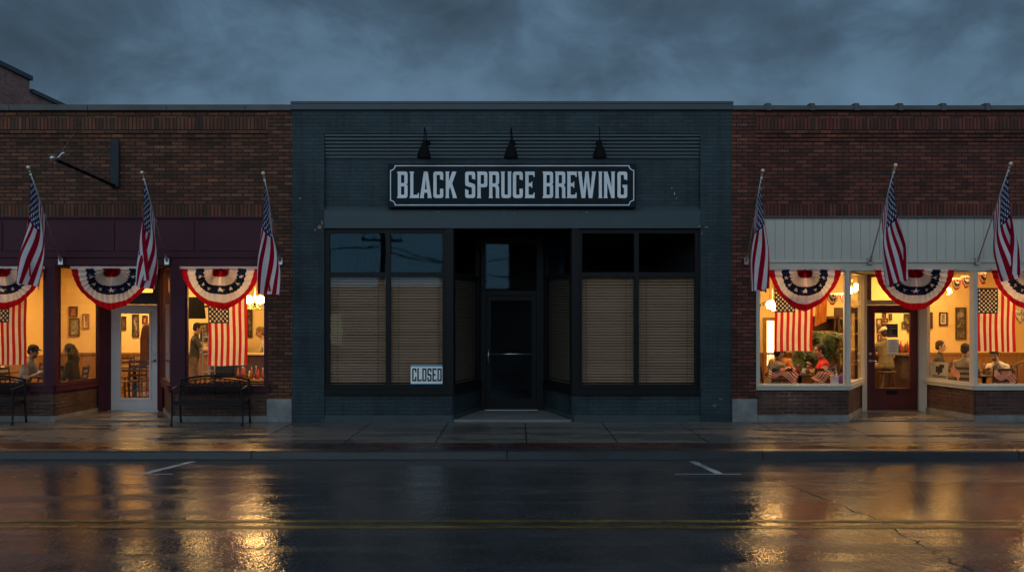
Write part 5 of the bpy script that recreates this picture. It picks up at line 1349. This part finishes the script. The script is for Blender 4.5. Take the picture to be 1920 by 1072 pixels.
    # bar stool
    x, Y = fx(1662, 3.25), 3.2; r = thing('bar_stool', 'bar stool under the man in the white cap', 'stool', (x, Y, .02))
    MB().lathe([(.17, .68), (.19, .70), (.17, .735)], (x, Y, 0), 16).build('seat', M['wood_dark'], r, True)
    for k in range(4):
        a = k * math.pi / 2 + .785; MB().tube([(x + .21 * math.cos(a), Y + .21 * math.sin(a), .02), (x + .12 * math.cos(a), Y + .12 * math.sin(a), .69)], .017, 7).build('leg', M['wood_dark'], r)
    m = MB(); m.tube([(x + .175 * math.cos(a), Y + .175 * math.sin(a), .28) for a in [i * math.pi / 8 for i in range(16)]], .01, 6, True); m.build('foot_ring', M['steel'], r)
build_right_furniture()

def build_fern():
    c = P3(1532, 700, 2.4); c.z = .02
    r = thing('potted_fern', 'large arching potted fern behind the red shirted diner', 'plant', tuple(c))
    m = MB(); m.lathe([(.17, 0), (.24, .42), (.26, .42), (.26, .48), (.22, .48), (.2, .40)], c, 16); m.build('pot', M['terracotta'], r, True)
    st = MB(); m = MB(); rnd = random.Random(12); base = Vector((c.x, c.y, .5))
    crowns = [(Vector((c.x, c.y, 1.25)), 90, 1.0), (Vector((c.x - .3, c.y + .1, .95)), 60, .85), (Vector((c.x + .16, c.y - .05, 1.5)), 80, .8)]
    for top, n, sc in crowns:
        st.tube([base, top], [.05, .04], 7)
        for k in range(n):
            az = rnd.uniform(0, 2 * math.pi); L = rnd.uniform(.55, 1.0) * sc; lift = rnd.uniform(.1, .9)
            d = Vector((math.cos(az), math.sin(az), 0)); side = Vector((-d.y, d.x, 0)); q = []
            for i in range(13):
                t = i / 12; q.append(top + d * (L * .62 * math.sin(t * 1.75)) + Vector((0, 0, L * (lift * t - (.75 + .75 * lift) * t * t))))
            for i in range(1, 12):
                w = .075 * sc * math.sin(math.pi * min(1, .15 + i / 12)) + .012
                tng = (q[i + 1] - q[i]).normalized()
                for s in (-1, 1):
                    e = q[i] + side * (s * w) + tng * .03 + Vector((0, 0, -.45 * w)); hw = tng * .02
                    m.add([q[i] - hw * .6, q[i] + hw * .6, e + hw * .3, e - hw * .3], [(0, 1, 2, 3)])
    st.build('stem', M['wood_mid'], r); m.build('fronds', M['leaf'], r)
build_fern()

# ---------------------------------------------------------------- people
class Body:
    """closed tapered shapes fused by a voxel remesh into ONE skin; every face takes the material of the limb it lies on"""
    def __init__(s): s.mb = MB(); s.c = []
    def cap(s, p, q, r0, r1, tagm, n=12, flat=None):
        p = Vector(p); q = Vector(q); ax = q - p; L = max(ax.length, 1e-4); A = ax / L
        prof = [(r0 * math.sin(a), -r0 * math.cos(a)) for a in (0.05, .5, 1.0)] + [(r0, 0), ((r0 + r1) / 2, L / 2), (r1, L)] + [(r1 * math.cos(a), L + r1 * math.sin(a)) for a in (.55, 1.1, 1.52)]
        s.mb.lathe(prof, p, n, A); s.c.append((p, q, r0, r1, tagm))
    def ell(s, c, rx, ry, rz, tagm, M3=None):
        s.mb.ell(c, rx, ry, rz, 16, 10, M3); c = Vector(c); k = min(rx, ry, rz)
        s.c.append((c, c + Vector((0, 0, .001)), (rx + ry + rz) / 3, (rx + ry + rz) / 3, tagm))
    def loft(s, rings, tagm, n=20):
        """rings: (centre, rx, ry, forward axis)"""
        v = []; f = []; X = Vector((1, 0, 0))
        for c, rx, ry, Fd in rings:
            for k in range(n):
                a = 2 * math.pi * k / n
                ca, sa = math.cos(a), math.sin(a)
                ca = math.copysign(abs(ca) ** .85, ca); sa = math.copysign(abs(sa) ** .85, sa)
                v.append(Vector(c) + X * (rx * ca) + Vector(Fd) * (ry * sa))
        m = len(rings)
        for i in range(m - 1):
            for k in range(n): l = (k + 1) % n; f.append((i * n + k, i * n + l, (i + 1) * n + l, (i + 1) * n + k))
        f += [tuple(range(n))[::-1], tuple((m - 1) * n + k for k in range(n))]
        s.mb.add(v, f)
        for (a, b) in zip(rings[:-1], rings[1:]): s.c.append((Vector(a[0]), Vector(b[0]), (a[1] + a[2]) / 2, (b[1] + b[2]) / 2, tagm))
def ik(a, b, l1, l2, hint):
    d = b - a; L = min(d.length, (l1 + l2) * .985); dn = d.normalized(); b = a + dn * L
    x = (l1 * l1 - l2 * l2 + L * L) / (2 * L); h = math.sqrt(max(0, l1 * l1 - x * x))
    hint = (hint - dn * hint.dot(dn)).normalized()
    return a + dn * x + hint * h, b
def person(label, x, y, rz, pose='sit', lean=8, turn=0, nod=8, shirt=('grey_cotton', (.12, .12, .12)), trousers=('denim', (.05, .06, .09)), sleeve='short', hair=((.03, .02, .015), 'short'), hat=None, hands=((-.15, .36, .80), (.15, .36, .80)), apron=None, seat=.46, s=1.0, beard=False, collar=None):
    r = thing('person', label, 'person', (x, y, .02), None, rz, local=True)
    B = Body(); sit = pose == 'sit'
    SH, SK, TR, SO, DK = 0, 1, 2, 3, 4
    hip = Vector((0, 0, (seat + .10) if sit else .93)); l = R(lean)
    up = Vector((0, math.sin(l), math.cos(l))); fw = Vector((0, math.cos(l), -math.sin(l)))
    ring = lambda t, rx, ry, o=0: (hip + up * t + fw * o, rx, ry, fw)
    B.loft([ring(-.11, .10, .085), ring(-.06, .155, .115), ring(.04, .165, .118), ring(.16, .148, .108, .008), ring(.28, .162, .116, .01), ring(.38, .176, .115, .004), ring(.44, .168, .098, -.005), ring(.485, .11, .075, -.01), ring(.515, .066, .06, -.008)], SH)
    nk = hip + up * .50; hn = R(lean * .35 + nod); hu = Vector((0, math.sin(hn * .6), math.cos(hn * .6)))
    hc = nk + hu * .185 + Vector((0, .012, 0))
    B.cap(nk - up * .02, hc - hu * .06, .056, .052, SK)
    Rm = Matrix.Rotation(R(turn), 3, 'Z') @ Matrix.Rotation(-R(nod), 3, 'X')
    H = lambda a, b, c: hc + Rm @ Vector((a, b, c))
    B.ell(H(0, -.012, .028), .074, .093, .088, SK, Rm); B.ell(H(0, .022, -.042), .056, .064, .072, SK, Rm); B.ell(H(0, .052, -.082), .026, .024, .026, SK, Rm)
    B.cap(H(0, .083, .018), H(0, .104, -.024), .010, .016, SK, 8)
    for e in (-1, 1):
        B.ell(H(e * .076, -.008, -.008), .012, .022, .033, SK, Rm); B.ell(H(e * .030, .076, .012), .012, .010, .007, DK, Rm); B.cap(H(e * .016, .083, .033), H(e * .046, .070, .034), .005, .004, DK, 6)
        B.ell(H(e * .036, .055, -.022), .022, .022, .02, SK, Rm)
    B.cap(H(-.02, .086, -.056), H(.02, .086, -.056), .0065, .0065, DK, 6)
    if beard: B.ell(H(0, .048, -.082), .050, .046, .042, DK, Rm)
    for e, hd in ((-1, hands[0]), (1, hands[1])):
        sh = hip + up * .415 + Vector((e * .172, 0, 0)); hd = Vector(hd)
        el, wr = ik(sh, hd, .29, .255, Vector((e * .55, -.35, -1)))
        B.cap(sh - Vector((e * .03, 0, .0)), sh, .068, .062, SH); 
        if sleeve == 'short':
            mid = sh.lerp(el, .62); B.cap(sh, mid, .062, .056, SH); B.cap(mid, el, .047, .042, SK); B.cap(el, wr, .042, .028, SK)
        else:
            B.cap(sh, el, .062, .05, SH); B.cap(el, el.lerp(wr, .92), .049, .036, SH); B.cap(el.lerp(wr, .9), wr, .029, .027, SK)
        f = (wr - el).normalized(); f = (f + Vector((-e * .25, .1, -.12))).normalized(); sd = Vector((0, 0, 1)).cross(f).normalized(); dn = f.cross(sd)
        if dn.z > 0: dn = -dn
        pc = wr + f * .05
        B.cap(wr, pc, .026, .030, SK); B.cap(pc - sd * .016, pc + sd * .016, .024, .024, SK)
        for k, (o, ln) in enumerate(((-.030, .060), (-.010, .074), (.010, .070), (.029, .055))):
            a = pc + f * .026 + sd * o; b = a + f * ln * .55 + dn * .008; c = b + f * ln * .38 + dn * ln * .42
            B.cap(a - f * .02, b, .0105, .0095, SK, 8); B.cap(b, c, .0095, .008, SK, 8)
        ts = sd if (sd.x * e < 0) else -sd
        a = wr + f * .02 + ts * .024; b = a + f * .035 + ts * .03 + dn * .008; B.cap(a, b, .013, .011, SK, 8); B.cap(b, b + f * .03 + ts * .004 + dn * .012, .0105, .009, SK, 8)
    for e in (-1, 1):
        hj = hip + Vector((e * .088, 0, -.03))
        if sit: kn = Vector((e * .12, .42, seat + .055)); an = Vector((e * .12, .40, .085))
        else: kn = Vector((e * .095, .025, .50)); an = Vector((e * .10, -.01 + .03 * e, .085))
        B.cap(hj, kn, .088, .060, TR); B.cap(kn, an, .058, .040, TR); B.cap(an, an + Vector((0, 0, -.02)), .040, .042, SO)
        B.cap(an + Vector((0, -.03, -.04)), an + Vector((e * .02, .15, -.052)), .040, .032, SO)
    # fuse
    me = bpy.data.meshes.new('body'); me.from_pydata(B.mb.v, [], B.mb.f)
    o = bpy.data.objects.new('body', me); COL.objects.link(o)
    md = o.modifiers.new('fuse', 'REMESH'); md.mode = 'VOXEL'; md.voxel_size = .0085
    sm = o.modifiers.new('soft', 'SMOOTH'); sm.factor = .5; sm.iterations = 2
    new = bpy.data.meshes.new_from_object(o.evaluated_get(bpy.context.evaluated_depsgraph_get()))
    o.modifiers.clear(); o.data = new; bpy.data.meshes.remove(me); o.parent = r
    for mt in (fabric(*shirt), M['skin'], fabric(*trousers), M['black'], M['skin_dark']): new.materials.append(mt)
    n = len(new.polygons); ce = np.empty(n * 3); new.polygons.foreach_get('center', ce); ce = ce.reshape(-1, 3)
    best = np.full(n, 9e9); idx = np.zeros(n, int)
    for p, q, r0, r1, tg in B.c:
        p = np.array(p); q = np.array(q); d = q - p; t = np.clip(((ce - p) @ d) / max(d @ d, 1e-9), 0, 1)
        dist = np.linalg.norm(ce - p - t[:, None] * d, axis=1) - (r0 + (r1 - r0) * t) - (.003 if tg == DK else 0)
        w = dist < best; best[w] = dist[w]; idx[w] = tg
    new.polygons.foreach_set('material_index', idx.astype(np.int32)); new.polygons.foreach_set('use_smooth', [True] * n); new.update()
    # hair
    hcol, style = hair
    if style:
        m = MB(); hm = fabric('hair_%d' % int(sum(hcol) * 1000), hcol)
        m.ell(H(0, -.024, .042), .082, .094, .088, 16, 10, Rm); m.ell(H(0, -.055, -.01), .074, .06, .075, 14, 9, Rm)
        for e in (-1, 1): m.ell(H(e * .066, -.012, .018), .018, .05, .045, 10, 7, Rm)
        if style == 'long':
            m.tube([H(0, -.05, .06), H(0, -.085, -.06), H(0, -.095, -.20), H(0, -.08, -.33)], [.08, .085, .08, .045], 12)
            for e in (-1, 1): m.tube([H(e * .05, 0, .07), H(e * .078, -.015, -.03), H(e * .085, -.03, -.16), H(e * .07, -.05, -.26)], [.03, .034, .032, .018], 10)
        if style == 'bun': m.ell(H(0, -.115, .05), .045, .045, .045, 12, 8)
        m.build('hair', hm, r, True)
    if hat:
        m = MB(); m.ell(H(0, -.012, .056), .088, .103, .078, 18, 10, Rm); m.v = [v for v in m.v]
        b = []
        for k in range(13):
            a = -math.pi * .40 + math.pi * .80 * k / 12
            for rr, zz in ((.095, .058), (.172, .044)):
                b.append(H(math.sin(a) * .078 * (1 if rr < .1 else 1.02), math.cos(a) * rr * 1.0 - .012, zz))
        fs = [(2 * k, 2 * k + 1, 2 * k + 3, 2 * k + 2) for k in range(12)]
        m.add(b + [q + Vector((0, 0, .006)) for q in b], fs + [tuple(26 + i for i in reversed(f)) for f in fs])
        m.build('cap', fabric(*hat), r, True)
    if apron:
        m = MB(); nn = 11; v = []
        for j, (t, w, o) in enumerate(((.34, .09, .125), (.18, .12, .128), (.02, .16, .135), (-.06, .17, .135))):
            for k in range(nn):
                q = -1 + 2 * k / (nn - 1); v.append(hip + up * t + Vector((q * w, 0, 0)) + fw * (o * math.sqrt(max(0, 1 - (q * w / .2) ** 2))))
        if not sit:
            for k in range(nn):
                q = -1 + 2 * k / (nn - 1); v.append(Vector((q * .18, .12 * math.sqrt(max(0, 1 - (q * .8) ** 2)) + .05, .52)))
        rows = len(v) // nn; fs = [(j * nn + k, j * nn + k + 1, (j + 1) * nn + k + 1, (j + 1) * nn + k) for j in range(rows - 1) for k in range(nn - 1)]
        o_ = len(v); v2 = [q + fw * .008 for q in v]
        m.add(v + v2, [tuple(reversed(f)) for f in fs] + [tuple(i + o_ for i in f) for f in fs])
        m.build('apron', fabric(*apron), r, True)
    return r
GREY = ('grey_cotton', (.13, .12, .11)); JEANS = ('denim', (.05, .06, .09)); KHAKI = ('khaki', (.22, .16, .09))
person('man in a dark cap and grey shirt leaning over the table in the leftmost window', -9.50, 1.08, RZ['+x'], lean=20, nod=14, shirt=('ash_cotton', (.30, .27, .23)), hat=('olive_cap', (.045, .04, .03)), beard=True, hands=((.02, .42, .80), (-.05 + .22, .42, .80)))
person('woman with long dark hair and a dark top facing the capped man', -8.50, 1.18, RZ['-x'] + .1, lean=12, nod=10, shirt=('black_knit', (.025, .025, .028)), sleeve='long', hair=((.035, .02, .014), 'long'), hands=((-.16, .34, .80), (.05, .30, .93)))
person('standing man in a dark grey tee and tan apron behind the big window', fx(363, 4.2), 4.2, R(-75), 'stand', lean=6, nod=14, shirt=('charcoal_cotton', (.07, .075, .08)), trousers=KHAKI, hands=((-.13, .42, 1.08), (.14, .44, 1.10)), hair=((.03, .02, .014), 'short'))
person('cook in a white shirt and black apron leaning over the work counter', fx(515, 4.4), 4.5, R(115), 'stand', lean=34, nod=24, shirt=('white_cotton', (.6, .55, .48)), trousers=JEANS, hair=((.25, .15, .07), 'short'), hands=((-.14, .52, 1.02), (.14, .52, 1.02)), apron=('black_apron', (.02, .02, .022)))
person('broad man in a grey tee seated with his back to the fern window', 4.93, 1.22, R(-62), seat=.42, lean=20, nod=10, turn=-10, shirt=('stone_cotton', (.20, .18, .15)), hands=((-.1, .40, .82), (.16, .42, .82)), hair=((.03, .02, .014), 'short'))
person('woman with auburn hair seated behind the grey shirted man', 5.34, 2.0, RZ['-y'] - .4, lean=8, nod=8, shirt=('rust_knit', (.40, .16, .07)), sleeve='long', hair=((.20, .08, .03), 'long'), hands=((-.14, .36, .80), (.14, .36, .84)))
person('man in a bright red tee leaning on the table in the fern window', 6.08, 1.25, RZ['-x'] - .12, lean=18, nod=8, shirt=('red_cotton', (.55, .02, .02)), hands=((-.14, .40, .83), (.12, .36, .92)), hair=((.03, .02, .015), 'short'))
person('man in a white cap and olive shirt on a bar stool behind the oxblood door', fx(1661, 3.25), 3.22, R(6), lean=10, nod=6, seat=.74, shirt=('olive_cotton', (.14, .12, .07)), trousers=KHAKI, hat=('white_cap', (.62, .58, .5)), hands=((-.16, .42, 1.12), (.16, .42, 1.12)))
person('young man in a dark jacket seated deep behind the angled pane', fx(1757, 3.0), 3.0, R(-120), lean=6, nod=4, shirt=('dark_jacket', (.03, .03, .035)), sleeve='long', hands=((-.14, .34, .80), (.14, .34, .80)))
person('man in a pale grey shirt seen from behind beside the angled pane', fx(1806, 1.35), 1.32, R(-38), lean=12, nod=6, turn=-12, shirt=('pale_grey_cotton', (.32, .28, .23)), hands=((-.14, .40, .80), (.14, .40, .80)), hair=((.04, .025, .018), 'short'), beard=True)
person('man in a white shirt and dark cap looking down at the rightmost table', fx(1880, 1.6), 1.6, R(125), lean=26, nod=30, turn=12, seat=.42, shirt=('white_cotton', (.6, .55, .48)), sleeve='long', hat=('brown_cap', (.06, .045, .035)), beard=True, hands=((-.10, .36, .84), (.14, .34, .82)))
